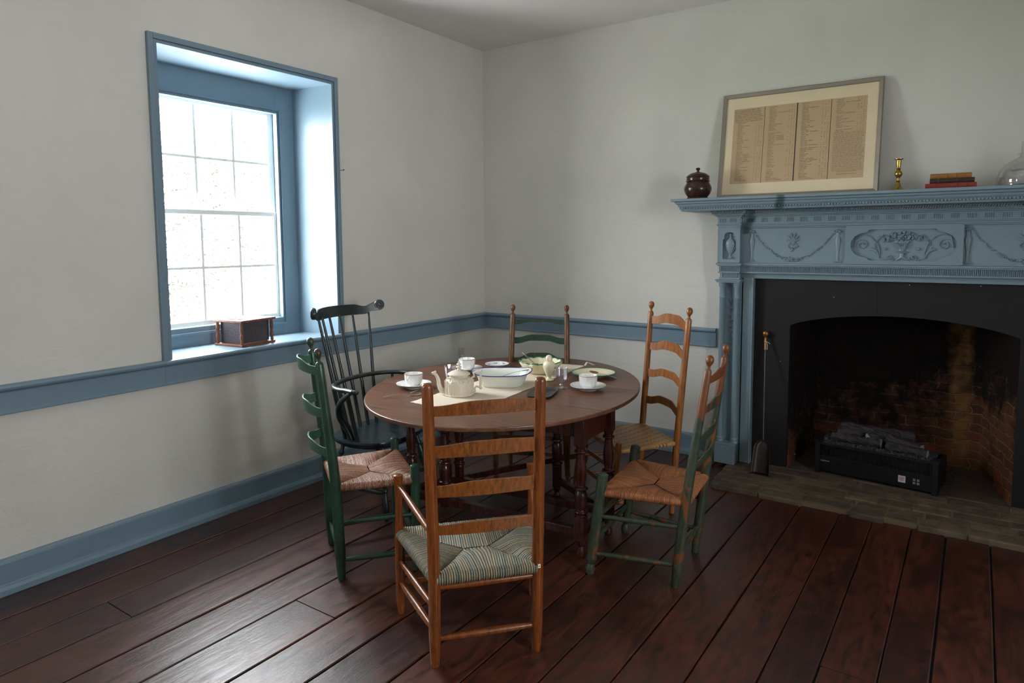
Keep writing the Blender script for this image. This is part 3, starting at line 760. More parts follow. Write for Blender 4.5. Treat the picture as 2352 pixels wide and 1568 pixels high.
# legs of the mantel
for s_ in (-1, 1):
    pl = bpy.data.objects.new('pilaster', None); COL.objects.link(pl); pl.parent = mt; pl.location = (s_*.985, 0, 0)
    m = MB(); m.bb(-.078, .078, -.155, 0, 1.262, 1.274); m.bb(-.086, .086, -.162, 0, 1.274, 1.282); m.bb(-.07, .07, -.13, 0, 1.282, 1.294); m.build('capital_slab', 'mantel', pl, .002)
    m = MB(); m.bb(-.070, .068, -.158, -.0, hz-.005, .155); m.bb(-.074, .072, -.160, 0, .155, .166); m.bb(-.084, -.07, -.06, 0, hz-.005, 1.29); m.build('plinth', 'mantel', pl, .003)
    m = MB(); m.bb(-.07, -.026, -.092, 0, .16, 1.262); m.bb(.026, .07, -.092, 0, .16, 1.262)
    n = 14; vs = []                                           # arched head of the niche
    for i in range(n+1):
        a = PI*i/n; x = .026*math.cos(a); z = 1.222+.030*math.sin(a); vs += [(x, -.092, z), (x, -.092, 1.262), (x, -.07, z)]
    m.add(vs, [f for i in range(n) for f in ((i*3, (i+1)*3, (i+1)*3+1, i*3+1), (i*3, i*3+2, (i+1)*3+2, (i+1)*3))])
    m.bb(-.03, .03, -.074, 0, .16, 1.262); m.build('niche_panel', 'mantel', pl)
    for cx in (-.049, .049):
        m = MB(); yb_ = -.104
        m.lathe([(.027, .166), (.027, .176), (.024, .180), (.026, .188), (.026, .194), (.021, .200), (.0205, .205), (.019, 1.15), (.0215, 1.153), (.0215, 1.160), (.0185, 1.163), (.0185, 1.225), (.024, 1.235), (.026, 1.245), (.026, 1.262)], (cx, yb_, 0), 20)
        m.build('column', 'mantel', pl)
    m = MB(); z = 1.21; i = 0
    m.lathe([(.002, 1.12), (.011, 1.13), (.012, 1.145), (.006, 1.165), (.003, 1.20)], (0, -.077, 0), 10, 1, .6)
    m.tube([(0, -.075, 1.20), (0, -.075, .52)], .0022, 5)
    for k in range(15):
        z = 1.085-k*.040; w = .020*(1-k*.045)
        for s2 in (-1, 1):
            m.tube([(0, -.077, z-.008), (s2*w*.5, -.081, z+.002), (s2*w, -.079, z+.003)], [.003, .004, .003], 6)
        m.ball((0, -.079, z), .005*(1-k*.03), 6, 5); m.ball((0, -.078, z-.02), .003, 6, 5)
    m.build('husk_drop', 'mantel', pl)
    m = MB(); xa, xb = s_*(.9065)-s_*.985, s_*(.850)-s_*.985   # inner architrave of the opening
    m.bb(xa, xb, -.072, 0, hz-.005, 1.295); m.bb(xb-s_*.001, xb-s_*.012, -.080, 0, hz-.005, 1.295); m.build('architrave_leg', 'mantel', pl, .002)

# ------------------------------------------------------------------ on the mantel shelf (shelf top 1.817)
SZ = 1.8175
t = thing('lidded_jar', 'dark brown turned wooden jar with knobbed lid at the left end of mantel shelf', 'jar', (1.962, -.25, SZ))
m = MB(); m.lathe([(.02, 0), (.068, 0), (.070, .008), (.064, .014), (.080, .034), (.089, .060), (.088, .078), (.078, .098), (.071, .112), (.074, .115)], seg=32); m.build('jar_body', 'treen', t)
m = MB(); m.lathe([(.070, .1125), (.077, .114), (.079, .118), (.074, .122), (.073, .142), (.076, .146), (.072, .152), (.050, .168), (.020, .177), (.008, .180), (.008, .187), (.013, .193), (.015, .199), (.011, .205), (.002, .207)], seg=32); m.build('jar_lid', 'treen', t)

t = thing('candlestick', 'polished brass candlestick with a ball knop on mantel shelf right of the framed document', 'candlestick', (3.122, -.25, SZ))
m = MB(); m.lathe([(.040, 0), (.042, .003), (.038, .008), (.024, .014), (.017, .024), (.012, .042), (.008, .050), (.012, .054), (.008, .058), (.007, .072), (.010, .076), (.018, .086), (.021, .096), (.018, .106), (.010, .114), (.008, .118), (.013, .122), (.009, .126), (.010, .130), (.0125, .150), (.0125, .172), (.024, .177), (.024, .180), (.009, .181), (.009, .165), (.002, .165)], seg=28); m.build('candlestick_stem', 'brass', t)

def book(loc, d, rz, mat, label, pw=.006):
    t = thing('book', label, 'book', loc, rz, 'old leather books stacked on the mantel shelf'); L, Wd, h = d
    m = MB(); c = .003
    m.bb(-L/2, L/2, -Wd/2, Wd/2, 0, c); m.bb(-L/2, L/2, -Wd/2, Wd/2, h-c, h)
    n = 6; pts = [(-Wd/2-.004*math.sin(PI*i/n), h*i/n) for i in range(n+1)]
    vs = [(x, y, z) for y, z in pts for x in (-L/2, L/2)]; m.add(vs+[(x, -Wd/2+.003, z) for z in (0, h) for x in (-L/2, L/2)], [(2*i, 2*i+1, 2*i+3, 2*i+2) for i in range(n)]+[(0, 1, 2*n+3, 2*n+2), (2*n, 2*n+1, 2*n+5, 2*n+4)])
    for x in (-L*.3, -L*.1, L*.12, L*.32): m.bb(x-.002, x+.002, -Wd/2-.0058, -Wd/2, .002, h-.002)
    m.build('book_cover', mat, t, .001)
    m = MB(); m.bb(-L/2+pw, L/2-pw, -Wd/2+.002, Wd/2-pw, c, h-c); m.build('pages', 'paper', t)
    return t
book((3.372, -.205, SZ), (.235, .155, .030), .02, 'bookred', 'red leather book at the bottom of the stack on mantel shelf')
book((3.375, -.205, SZ+.0302), (.205, .140, .026), .05, 'bookdark', 'dark brown leather book in the middle of the mantel shelf stack')
book((3.372, -.205, SZ+.0564), (.190, .125, .027), .0, 'booktan', 'tan leather book on top of the stack on mantel shelf')

t = thing('glass_lamp', 'clear glass bell-shaped lamp base at the right end of the photographed shelf', 'lamp', (3.705, -.21, SZ))
m = MB(); m.lathe([(.128, .002), (.130, .006), (.128, .045), (.120, .080), (.098, .115), (.062, .140), (.040, .152), (.034, .160), (.042, .165), (.044, .170), (.034, .175), (.030, .182), (.030, .235), (.027, .235), (.027, .18), (.031, .158), (.060, .136), (.095, .110), (.116, .076), (.124, .045), (.125, .006)], seg=40, cap=False); m.build('glass_bell', 'glass', t)
m = MB(); m.lathe([(.001, .004), (.075, .004), (.088, .010), (.082, .03), (.068, .065), (.066, .078), (.078, .086), (.074, .088), (.058, .078), (.062, .06), (.076, .028), (.07, .012), (.001, .010)], seg=36, cap=False); m.build('glass_bowl', 'thickglass', t)

# framed document leaning on the wall; local x across, local z up the face, local y into the wall
FW, FH = .955, .70
t = thing('framed_document', 'long silver-framed manuscript list in a cream mount leaning above the fireplace', 'picture', (2.534, -.128, SZ+.0))
tilt = -math.asin(.108/FH)
m = MB(); b = .026; dp = .020
m.add([], []) 
for x0, x1, z0, z1 in ((-FW/2, -FW/2+b, 0, FH), (FW/2-b, FW/2, 0, FH)): pass
def mitre(m, P, Q):   # P outer loop, Q inner loop -> profile frame, y front -dp
    vs = []
    for (ox_, oz_), (ix_, iz_) in zip(P, Q): vs += [(ox_, 0, oz_), (ox_, -dp+.004, oz_), (lerp(ox_, ix_, .2), -dp, lerp(oz_, iz_, .2)), (lerp(ox_, ix_, .9), -dp+.006, lerp(oz_, iz_, .9)), (ix_, -dp+.008, iz_), (ix_, 0, iz_)]
    m.add(vs, [(i*6+j, ((i+1) % 4)*6+j, ((i+1) % 4)*6+(j+1) % 6, i*6+(j+1) % 6) for i in range(4) for j in range(6)])
mitre(m, [(-FW/2, 0), (FW/2, 0), (FW/2, FH), (-FW/2, FH)], [(-FW/2+b, b), (FW/2-b, b), (FW/2-b, FH-b), (-FW/2+b, FH-b)])
fr = m.build('picture_frame', 'frame', t, rot=(tilt, 0, 0))
m = MB(); m.bb(-FW/2+b, FW/2-b, -.006, -.001, b, FH-b); m.build('mount', 'mat', t, rot=(tilt, 0, 0))
DX0, DX1, DZ0, DZ1 = -.402, .392, .098, .600
m = MB(); m.bb(DX0, DX1, -.0068, -.006, DZ0, DZ1)
dc = m.build('document', 'doc', t, rot=(tilt, 0, 0))
m = MB()
def rib(P, w, y=-.0072):
    for (x0, z0), (x1, z1) in zip(P, P[1:]):
        dx, dz = x1-x0, z1-z0; L = math.hypot(dx, dz) or 1; nx, nz = -dz/L*w/2, dx/L*w/2
        m.add([(x0-nx, y, z0-nz), (x1-nx, y, z1-nz), (x1+nx, y, z1+nz), (x0+nx, y, z0+nz)], [(0, 1, 2, 3)])
def word(x, z, L, h=.0044, w=.00105):
    n = max(3, int(L/.0022)); P = []
    for i in range(n+1): P.append((x+L*i/n, z+(h*rnd.uniform(.3, 1) if i % 2 else -h*rnd.uniform(0, .35))))
    rib(P, w)
cw = (DX1-DX0)/4
for c in range(4):
    x0 = DX0+cw*c; z = DZ1-.012; i = 0
    while z > DZ0+.01:
        if c == 3 and z < DZ0+.29:
            if z < DZ0+.05: word(x0+.05, z, .11); z -= .016; continue
            x = x0+.022
            while x < x0+cw-.016: L = rnd.uniform(.006, .02); word(x, z, L, .0036); x += L+.004
            z -= .0092; continue
        if c == 0 and i < 9: 
            x = x0+(.012 if i > 4 else .004)
            while x < x0+cw-.03: L = rnd.uniform(.01, .03); word(x, z, L, .005); x += L+.004
        else:
            L = rnd.choice([.03, .035, .05, .045, .028, .075, .04]); a = x0+.030; word(a, z, L*.55); word(a+L*.62, z, L*.38)
            if rnd.random() < .10: word(a+L+.006, z, .05)
            for kx in (.148, .165, .180):
                if rnd.random() < .75: word(x0+kx, z, .0055, .003)
        z -= .0096 if rnd.random() > .04 else .018; i += 1
m.build('handwriting', 'ink', dc, fixn=False)
m = MB()
for k, w in ((1, .0022), (2, .0062), (3, .0030)): m.bb(DX0+cw*k-w/2, DX0+cw*k+w/2, -.0074, -.0066, DZ0, DZ1)
m.build('column_line', 'docline', dc)
m = MB(); m.bb(-FW/2+.004, FW/2-.004, -.0005, .004, .004, FH-.004); m.build('backing_board', 'paper', t, rot=(tilt, 0, 0))

# ------------------------------------------------------------------ hearth shovel leaning on the black slab
t = thing('hearth_shovel', 'long-handled iron hearth shovel with a brass knob leaning on the black slab', 'shovel', (2.413, -.235, hz))
A = Vector((0, .03, .20)); B = Vector((-.040, .187, .885))
m = MB(); m.tube([A+Vector((0, -.012, -.03)), A, A.lerp(B, .45)], [.006, .005, .0045], 8); m.ball(A.lerp(B, .45), .0065, 8, 6); m.tube([A.lerp(B, .45), A.lerp(B, .9)], .0045, 8); m.build('rod', 'iron', t)
m = MB(); dr = (B-A).normalized(); Mq = dr.to_track_quat('Z', 'Y').to_matrix()
m.lathe([(.004, -.10), (.0075, -.10), (.009, -.095), (.0075, -.09), (.0085, -.06), (.0075, -.055), (.006, -.05), (.009, -.035), (.006, -.028), (.010, -.014), (.018, -.006), (.022, .006), (.021, .018), (.014, .026), (.004, .029)], B, 18, M=Mq); m.build('brass_knob', 'oldbrass', t)
m = MB()
def shv(u, v):     # blade: u across, v up
    w = lerp(.058, .048, v); x = (2*u-1)*w*(1 if v < .75 else math.sqrt(max(0, 1-((v-.75)/.25)**2))*.86+.14)
    rim = abs(2*u-1)**4*.026
    return Vector((x+.002, -.028-rim+.05*v+(.012*max(0, v-.8)/.2), .002+.215*v))
m.grid(shv, 14, 16); bl = m.build('blade', 'iron', t); so = bl.modifiers.new('solid', 'SOLIDIFY'); so.thickness = .0022
m = MB(); m.tube([B+dr*-.045+Vector(p) for p in ((.009, 0, 0), (0, -.010, .001), (-.009, 0, 0), (0, .009, 0), (.009, 0, 0))], .0016, 5)
m.tube([B+dr*-.045+Vector(p) for p in ((.008, -.004, 0), (.02, -.008, -.004), (.03, -.008, -.012))], .0015, 5); m.tube([B+dr*-.045+Vector(p) for p in ((.006, -.006, 0), (.014, -.01, -.02), (.013, -.01, -.052))], .0015, 5); m.build('string', 'string', t)

# ------------------------------------------------------------------ electric log heater
HL, HD, HH = .685, .31, .205
t = thing('electric_fire', 'black electric log-effect heater standing on bricks in the fireplace mouth', 'heater', (3.037, -.034, hz+.0), math.atan2(-.079, .678))
m = MB()
for s_ in (-1, 1):
    x = s_*(HL/2-.012); m.bb(x-.014, x+.014, -.012, .05, 0, HH); m.bb(x-.019, x+.019, -.018, .055, HH, HH+.008); m.bb(x-.010, x+.010, .04, HD, .01, HH-.03)
m.bb(-HL/2+.02, HL/2-.02, 0, .02, .015, .108); m.bb(-HL/2+.02, HL/2-.02, -.006, .02, .108, .116)
m.bb(-HL/2+.02, HL/2-.02, -.004, .014, HH-.018, HH-.008); m.bb(-HL/2+.02, HL/2-.02, HD-.02, HD, .01, HH-.03); m.bb(-HL/2+.02, HL/2-.02, .04, HD-.02, .01, .03)
m.bb(-HL/2+.02, HL/2-.02, .035, .042, .02, HH-.02)
for k in range(26): m.bb(-.22+k*.0075, -.217+k*.0075, -.002, 0, .045, .085)
m.build('heater_casing', 'casing', t, .003)
m = MB()
for k in range(25): x = -HL/2+.04+k*(HL-.08)/24; m.bb(x-.0022, x+.0022, .002, .008, .114, HH-.014); m.bb(x+.004, x+.018, .003, .012, .118, .125)
m.build('grille', 'casing', t)
m = MB()
def emb(u, v): return Vector((lerp(-HL/2+.022, HL/2-.022, u), lerp(-.002, .17, v), HH-.012+.03*v+rnd.uniform(-.004, .006)*(.4+1.4*math.sin(PI*min(1, v*1.3)))))
m.grid(emb, 90, 16, smooth=False); m.build('ember_bed', 'ember', t)
def log(P, R, nm='log'):
    m = MB(); P = [Vector(p)+Vector((0, 0, .012)) for p in P]; R = [k*1.22 for k in R]; n = 16; seg = 16; vs = []
    L = P[-1]-P[0]; rnd2 = random.Random(int(abs(P[0].x*1000))+3)
    for i in range(n+1):
        tt = i/n; c = P[0].lerp(P[1], tt*2) if tt < .5 else P[1].lerp(P[2], tt*2-1)
        d = L.normalized(); a = Vector((0, 0, 1)); a = (a-d*a.dot(d)).normalized(); w = d.cross(a); r = lerp(R[0], R[1], tt)*(1+.08*math.sin(tt*9))
        for j in range(seg): q = 2*PI*j/seg; rr = r*(1+rnd2.uniform(-.15, .13)); vs.append(c+a*rr*math.cos(q)+w*rr*math.sin(q))
    m.add(vs, [(i*seg+j, i*seg+(j+1) % seg, (i+1)*seg+(j+1) % seg, (i+1)*seg+j) for i in range(n) for j in range(seg)])
    m.cur = 1; m.add(vs[:seg], [tuple(range(seg))]); m.add(vs[-seg:], [tuple(range(seg))])
    return m.build(nm, ['log', 'logend'], t)
log([(-.25, .13, .235), (-.05, .20, .262), (.17, .25, .25)], (.034, .030)); log([(-.24, .22, .262), (0, .17, .25), (.235, .10, .222)], (.030, .027))
log([(-.27, .09, .218), (-.12, .075, .222), (.02, .085, .222)], (.024, .022)); log([(.05, .08, .218), (.17, .07, .216), (.275, .065, .212)], (.023, .022))
log([(-.06, .09, .24), (.02, .15, .262), (.09, .22, .262)], (.024, .02))
def text(body, size, mat, parent, loc, nm):
    c = bpy.data.curves.new(nm, 'FONT'); c.body = body; c.size = size; c.extrude = .0003; c.align_x = 'LEFT'
    o = bpy.data.objects.new('tmp', c); COL.objects.link(o); bpy.context.view_layer.update()
    me = bpy.data.meshes.new_from_object(o.evaluated_get(bpy.context.evaluated_depsgraph_get())); bpy.data.objects.remove(o)
    me.materials.clear(); me.materials.append(M_[mat]); o = bpy.data.objects.new(nm, me); COL.objects.link(o)
    o.parent = parent; o.location = loc; o.rotation_euler = (PI/2, 0, 0); return o
text('COSTWAY', .0115, 'white', t, (-HL/2+.028, -.0012, .078), 'lettering')
m = MB(); m.bb(.137, .176, -.0014, -.0001, .042, .083); st = m.build('sticker', 'white', t)
m = MB(); m.tube([(.1565+.015*math.cos(a*PI/8), -.0018, .064+.011*math.sin(a*PI/8)) for a in range(1, 15)], .0011, 5, cap=False)
for x in (.149, .156, .163): m.bb(x-.0012, x+.0012, -.0022, -.0014, .058, .070)
m.bb(.147, .166, -.0022, -.0014, .062, .0635); m.build('sticker_print', 'redprint', st)
m = MB()
for x in (.222, .243):
    for z in (.052, .072):
        for a, b, c, d in ((-.006, .006, .0045, .006), (-.006, .006, -.006, -.0045), (-.006, -.0045, -.006, .006), (.0045, .006, -.006, .006), (-.001, .001, -.003, .003)): m.bb(x+a, x+b, -.0012, -.0001, z+c, z+d)
m.build('button_print', 'white', t)
m = MB(); m.tube([(HL/2-.01, .22, .10), (HL/2+.03, .21, .095), (HL/2+.060, .19, .07), (HL/2+.062, .175, .05), (HL/2+.03, .165, .03), (HL/2-.012, .17, .035)], .005, 8); m.build('power_cord', 'casing', t)

# ================================================================== SMALL THINGS ON THE WINDOW WALL
t = thing('foot_warmer', 'small wooden-framed foot warmer with pierced tin sides on the window sill', 'foot warmer', (-.170, -.155-2.07, .932), math.radians(8.5))
def fwp():
    w, d, h = .228, .262, .158     # x (into room), y along wall
    for z0, z1, o_ in ((0, .013, 0), (h-.013, h, .004)):
        m = MB(); hx, hy = w/2+o_, d/2+o_
        if z0 == 0: m.bb(-hx, hx, -hy, hy, z0, z1)
        else:
            m.bb(-hx, hx, -hy, -hy+.05, z0, z1); m.bb(-hx, hx, hy-.05, hy, z0, z1); m.bb(-hx, -hx+.04, -hy+.05, hy-.05, z0, z1); m.bb(hx-.04, hx, -hy+.05, hy-.05, z0, z1)
            for k in (-.035, .012, .055): m.bb(-hx+.04, hx-.04, k-.011, k+.011, z0+.002, z1-.001)
        m.build('box_base' if z0 == 0 else 'slatted_top', 'boxwood', t, .0015)
    for sx in (-1, 1):
        for sy in (-1, 1):
            m = MB(); m.lathe([(.008, .013), (.010, .02), (.008, .03), (.0105, .045), (.012, .06), (.008, .075), (.0075, .08), (.011, .095), (.011, .12), (.008, .135), (.010, .145)], (sx*(w/2-.014), sy*(d/2-.014), 0), 12); m.build('corner_post', 'boxwood', t)
    # tin box, set in from the posts
    for nm, c, dm, ax in (('tin_panel', (0, -d/2+.030, .079), (w-.05, .002, .128), 'y'), ('tin_panel', (w/2-.030, 0, .079), (.002, d-.05, .128), 'x'), ('tin_panel', (0, d/2-.03, .079), (w-.05, .002, .128), 'y'), ('tin_panel', (-w/2+.03, 0, .079), (.002, d-.05, .128), 'x')):
        m = MB(); m.box(c, dm); m.cur = 1
        f = -1 if c[1] < 0 else 1
        for ring_, n_ in ((.012, 1), (.032, 12), (.046, 16)):
            for k in range(n_):
                a = 2*PI*k/n_+.2; u, v_ = (0 if n_ == 1 else ring_)*math.cos(a)*1.05, (0 if n_ == 1 else ring_)*math.sin(a)
                if ax == 'y': m.ball((c[0]+u, c[1]+f*.001, c[2]+v_), .0021, 6, 4, (1, .5, 1))
                else: m.ball((c[0]+(.001 if c[0] > 0 else -.001), c[1]+u, c[2]+v_), .0021, 6, 4, (.5, 1, 1))
        m.build(nm, ['tin', 'hole'], t)
    m = MB(); P = [(-.045, -.034, h-.002)]
    m.tube([(-.02+.0, -.105+.0, h+.001), (-.05, -.06, h+.012), (-.06, 0, h+.016), (-.05, .06, h+.012), (-.02, .105, h+.001)], .0014, 6); m.build('wire_handle', 'silver', t)
fwp()
t = thing('wall_socket', 'ivory wall socket with a round plug low on the window wall near the corner', 'socket', (.0005, -.335, .605))
m = MB(); m.bb(0, .006, -.036, .036, -.058, .058); m.build('socket_plate', 'plate', t, .002)
m = MB(); m.lathe([(.004, .0055), (.019, .0055), (.018, .018), (.015, .026), (.006, .027)], (0, 0, 0), 18, M=Matrix.Rotation(PI/2, 3, 'Y')); o = m.build('plug', 'white', t); o.location = (0, .004, -.018)
m = MB(); m.tube([(-.01, 0, 0), (.034, .004, .004)], .0016, 8); m.tube([(.033, .004, .004), (.035, .004, .0045)], .0042, 10)
tag(m.build('nail', 'iron', loc=(0, -1.588, 2.020)), 'iron nail sticking out of the plaster just right of the window', 'nail')

# ================================================================== THE GATELEG TABLE
TZ = .717; TR = .06
tab = thing('gateleg_table', 'oval dark wooden gateleg table with turned legs set for tea', 'table', (1.30, -1.55, 0), TR)
ca, sa = math.cos(TR), math.sin(TR)
def ell(n=200):
    out = []
    for i in range(n):
        a = 2*PI*i/n; x, y = .752*math.cos(a), .953*math.sin(a)
        wx = 1.284+math.cos(.222)*x-math.sin(.222)*y; wy = -1.498+math.sin(.222)*x+math.cos(.222)*y
        dx, dy = wx-1.30, wy+1.55; out.append((ca*dx+sa*dy, -sa*dx+ca*dy))
    return out
EL = ell(); JN, JF = -.245, .262
def clip(poly, y, keep_above):
    out = []
    for (x0, y0), (x1, y1) in zip(poly, poly[1:]+poly[:1]):
        i0 = (y0 >= y) == keep_above; i1 = (y1 >= y) == keep_above
        if i0: out.append((x0, y0))
        if i0 != i1: t_ = (y-y0)/(y1-y0); out.append((lerp(x0, x1, t_), y))
    return out
g = .0016
for nm, poly in (('table_leaf', clip(EL, JN-g, False)), ('center_board', clip(clip(EL, JN+g, True), JF-g, False)), ('table_leaf', clip(EL, JF+g, True))):
    m = MB(); m.prism(poly, TZ-.020, TZ); m.build(nm, 'table', tab, .005, segs=3)
def tleg(x, y, name='leg', top=.69, blk=.052, zt=.60, foot=True):
    m = MB(); b = blk; m.box((x, y, (top+zt-.04)/2), (b, b, top-zt+.04))
    z1 = zt-.04; z0 = .20; L = z1-z0
    pr = [(.020, 0), (.026, .02), (.024, .05), (.030, .06), (.030, .09), (.022, .11), (.026, .16), (.028, .26), (.026, .34), (.019, .38), (.021, .385), (.032, .40), (.030, .425), (.020, .44), (.019, .47), (.024, .56), (.026, .64), (.022, .74), (.018, .85), (.018, .89), (.028, .905), (.028, .93), (.018, .945), (.022, .97), (.024, 1)]
    m.lathe([(r*1.12, z0+L*t_) for r, t_ in pr], (x, y, 0), 18)
    m.box((x, y, .145), (b, b, .12))
    if foot: m.lathe([(.012, 0), (.020, .004), (.023, .022), (.017, .045), (.014, .055), (.022, .07), (.024, .085)], (x, y, 0), 16)
    return m.build(name, 'tleg', tab, .002)
def tl(wx, wy): dx, dy = wx-1.30, wy+1.55; return ca*dx+sa*dy, -sa*dx+ca*dy
NR = tl(1.965, -1.855); FR = tl(1.965, -1.555); NL = tl(.915, -1.93); FL = tl(.915, -1.63); GN = tl(1.14, -1.905); GF = tl(1.0, -1.605)
for P in (NR, FR, NL, FL): tleg(*P)
def rail_(a, b, z0, z1, w, name, mat='tleg', ext=-.02):
    A = Vector((*a, 0)); B = Vector((*b, 0)); d = (B-A); L = d.length+2*ext; m = MB()
    m.box(((A.x+B.x)/2, (A.y+B.y)/2, (z0+z1)/2), (L, w, z1-z0), rz=math.atan2(d.y, d.x)); return m.build(name, mat, tab, .002)
rail_(NR, FR, .575, .695, .022, 'apron'); rail_(NL, FL, .575, .695, .022, 'apron'); rail_(NL, NR, .60, .695, .022, 'apron'); rail_(FL, FR, .60, .695, .022, 'apron')
for a, b in ((NR, FR), (NL, FL), (NL, NR), (FL, FR)): rail_(a, b, .105, .145, .040, 'stretcher')
tleg(GN[0], GN[1]+.0, 'gate_post', .60, .04, .58, False); tleg(GF[0], GF[1], 'gate_post', .60, .04, .58, False)
G1 = tl(1.50, -1.30); G2 = tl(1.40, -.78)
for P in (G1, G2): tleg(*P, name='gate_leg', top=.695, blk=.042, zt=.66)
for a, b in ((FR, G1), (GF, G2)): rail_(a, b, .62, .66, .022, 'gate_rail'); rail_(a, b, .11, .145, .026, 'gate_rail')

# ================================================================== CHAIRS
def post(m, pts, rad, seg=14, finial=None):
    """pts: foot, seat, top; smooth path with per-point radius"""
    P0, P1, P2 = [Vector(p) for p in pts]
    P = []; R = []; n = 16
    for i in range(n+1):
        t = i/n; z = P2.z*t
        if z <= P1.z: a = P0.lerp(P1, z/P1.z if P1.z else 1)
        else: a = P1.lerp(P2, (z-P1.z)/(P2.z-P1.z))
        P.append(a); R.append(rad(t))
    # soften the bend
    Q = [P[0]]+[(P[i-1]+P[i]*2+P[i+1])/4 for i in range(1, n)]+[P[-1]]
    d = (Q[-1]-Q[-3]).normalized(); r = R[-1]
    if finial == 'ball':
        for dz, k in ((.004, .93), (.010, .80), (.014, .48), (.022, .42), (.028, .50), (.034, .78), (.042, 1.02), (.052, 1.12), (.062, 1.0), (.069, .72), (.073, .3), (.0735, .05)):
            Q.append(P2+d*dz); R.append((r if k > .75 and dz < .012 else .0158)*k)
    elif finial == 'dome':
        for dz, k in ((.004, .98), (.009, .9), (.013, .72), (.015, .4), (.0155, .05)): Q.append(P2+d*dz); R.append(r*k)
    elif finial == 'flat': Q.append(P2+d*.003); R.append(r*.9)
    m.tube(Q, R, seg, ref=(1, 0, 0)); return Q
def slat(P, Q, z0, z1, bow, th, top, bot, n=22):
    """P,Q(z)-> point on the posts; z0,z1 ends; top/bot(t) offsets"""
    m = MB(); vs = []
    for i in range(n+1):
        t = i/n; tb, tt = z0+bot(t), z1+top(t)
        for z, o_ in ((tb, 0), (tb, th), (tt, th), (tt, 0)):
            zc = z; a = P(zc).lerp(Q(zc), t); vs.append(Vector((a.x, a.y-bow*4*t*(1-t)+o_-th/2, z)))
    m.add(vs, [(i*4+j, (i+1)*4+j, (i+1)*4+(j+1) % 4, i*4+(j+1) % 4) for i in range(n) for j in range(4)]+[(0, 1, 2, 3), (n*4+3, n*4+2, n*4+1, n*4)], True)
    return m
def rung(a, b, r, bulge=1.25):
    m = MB(); a = Vector(a); b = Vector(b); n = 8
    m.tube([a.lerp(b, i/n) for i in range(n+1)], [r*(.72+(bulge-.72)*math.sin(PI*i/n)**.7) for i in range(n+1)], 12); return m
def rush_seat(par, FLc, FRc, BRc, BLc, z, mat, pitch=.0075, r=.017, sag=.012, rib_=.0022, crown=.010, seed=1):
    rn = random.Random(seed); C = [Vector((*p, 0)) for p in (FLc, FRc, BRc, BLc)]
    mid = sum(C, Vector())/4; w = (C[1]-C[0]).length; d = ((C[0]+C[1])/2-(C[2]+C[3])/2).length
    ax = Vector((1, 0, 0)); cl = mid-ax*w*.09; cr = mid+ax*w*.09
    m = MB()
    secs = [(C[0], C[1], cl, cr, w*.42), (C[2], C[3], cr, cl, w*.42), (C[1], C[2], cr, cr, d*.5), (C[3], C[0], cl, cl, d*.5)]
    for si, (A, B, ca_, cb_, _) in enumerate(secs):
        Lr = (B-A).length; n = max(8, int(Lr/pitch)); sub = 6; N = n*sub
        dr = (B-A).normalized(); out = Vector((dr.y, -dr.x, 0)); 
        if out.dot((A+B)/2-mid) < 0: out = -out
        a_ = .42 if ca_ != cb_ else .5; lift = 0 if si < 2 else -.0012
        jit = [rn.uniform(.6, 1.15) for _ in range(n+2)]; off = [rn.uniform(-.0008, .0008) for _ in range(n+2)]
        vs = []; rows = [('w', a) for a in (-100, -70, -40, -10, 20, 50, 78)]+[('t', k/9) for k in range(0, 10)]
        for i in range(N+1):
            t = i/N; k = min(int(t*n), n-1); rb = rib_*jit[k]*abs(math.sin(PI*t*n))**.6+off[k]
            O = A.lerp(B, t)
            if t < a_: I = A.lerp(ca_, t/a_)
            elif t > 1-a_: I = B.lerp(cb_, (1-t)/a_)
            else: I = ca_.lerp(cb_, (t-a_)/(1-2*a_)) if a_ < .5 else ca_
            for kd, a in rows:
                if kd == 'w':
                    q_ = math.radians(a); v = O+out*((r+rb)*math.cos(q_))+Vector((0, 0, z+(r+rb)*math.sin(q_)))
                else:
                    h = r+rb*(1-.35*a)+crown*math.sin(PI*min(1, a*1.1))*min(1, 4*min(t, 1-t)+.15)-sag*a; v = O.lerp(I, a*.985)+Vector((0, 0, z+h+lift))
                vs.append(v)
        R_ = len(rows); k0 = len(m.v); m.v += [tuple(v) for v in vs]
        tn = [rn.uniform(.12, 1) for _ in range(n)]
        for i in range(N):
            for j in range(R_-1): m.f.append([k0+i*R_+j, k0+(i+1)*R_+j, k0+(i+1)*R_+j+1, k0+i*R_+j+1]); m.sm.append(True); m.mi.append(0); m.tone.append(.03 if i % sub in (0, sub-1) else tn[i//sub])
    # under side
    m.add([c+Vector((0, 0, z-r*.6)) for c in C], [(0, 1, 2, 3)])
    return m.build('rush_seat', mat, par, angle=70)
def splint_seat(par, FLc, FRc, BRc, BLc, z, mat, r=.013):
    C = [Vector((*p, 0)) for p in (FLc, FRc, BRc, BLc)]; m = MB()
    def fn(u, v):
        # u across, v back to front, ends roll over the rails
        def ed(t):
            if t < .06: a = (1-t/.06)*PI*.75; return -math.sin(a)*r, math.cos(a)*r-r, 0
            if t > .94: a = ((t-.94)/.06)*PI*.75; return math.sin(a)*r, math.cos(a)*r-r, 1
            return 0, 0, (t-.06)/.88
        ou, du, uu = ed(u); ov, dv, vv = ed(v)
        b = C[3].lerp(C[2], uu); f = C[0].lerp(C[1], uu); p = b.lerp(f, vv)
        rb = .0012*abs(math.sin(u*PI*34))
        return Vector((p.x+ou, p.y+ov, z+r+min(du, dv)+rb-.010*math.sin(PI*uu)*math.sin(PI*vv)))
    m.grid(fn, 136, 50, True); return m.build('woven_seat', mat, par, angle=70)

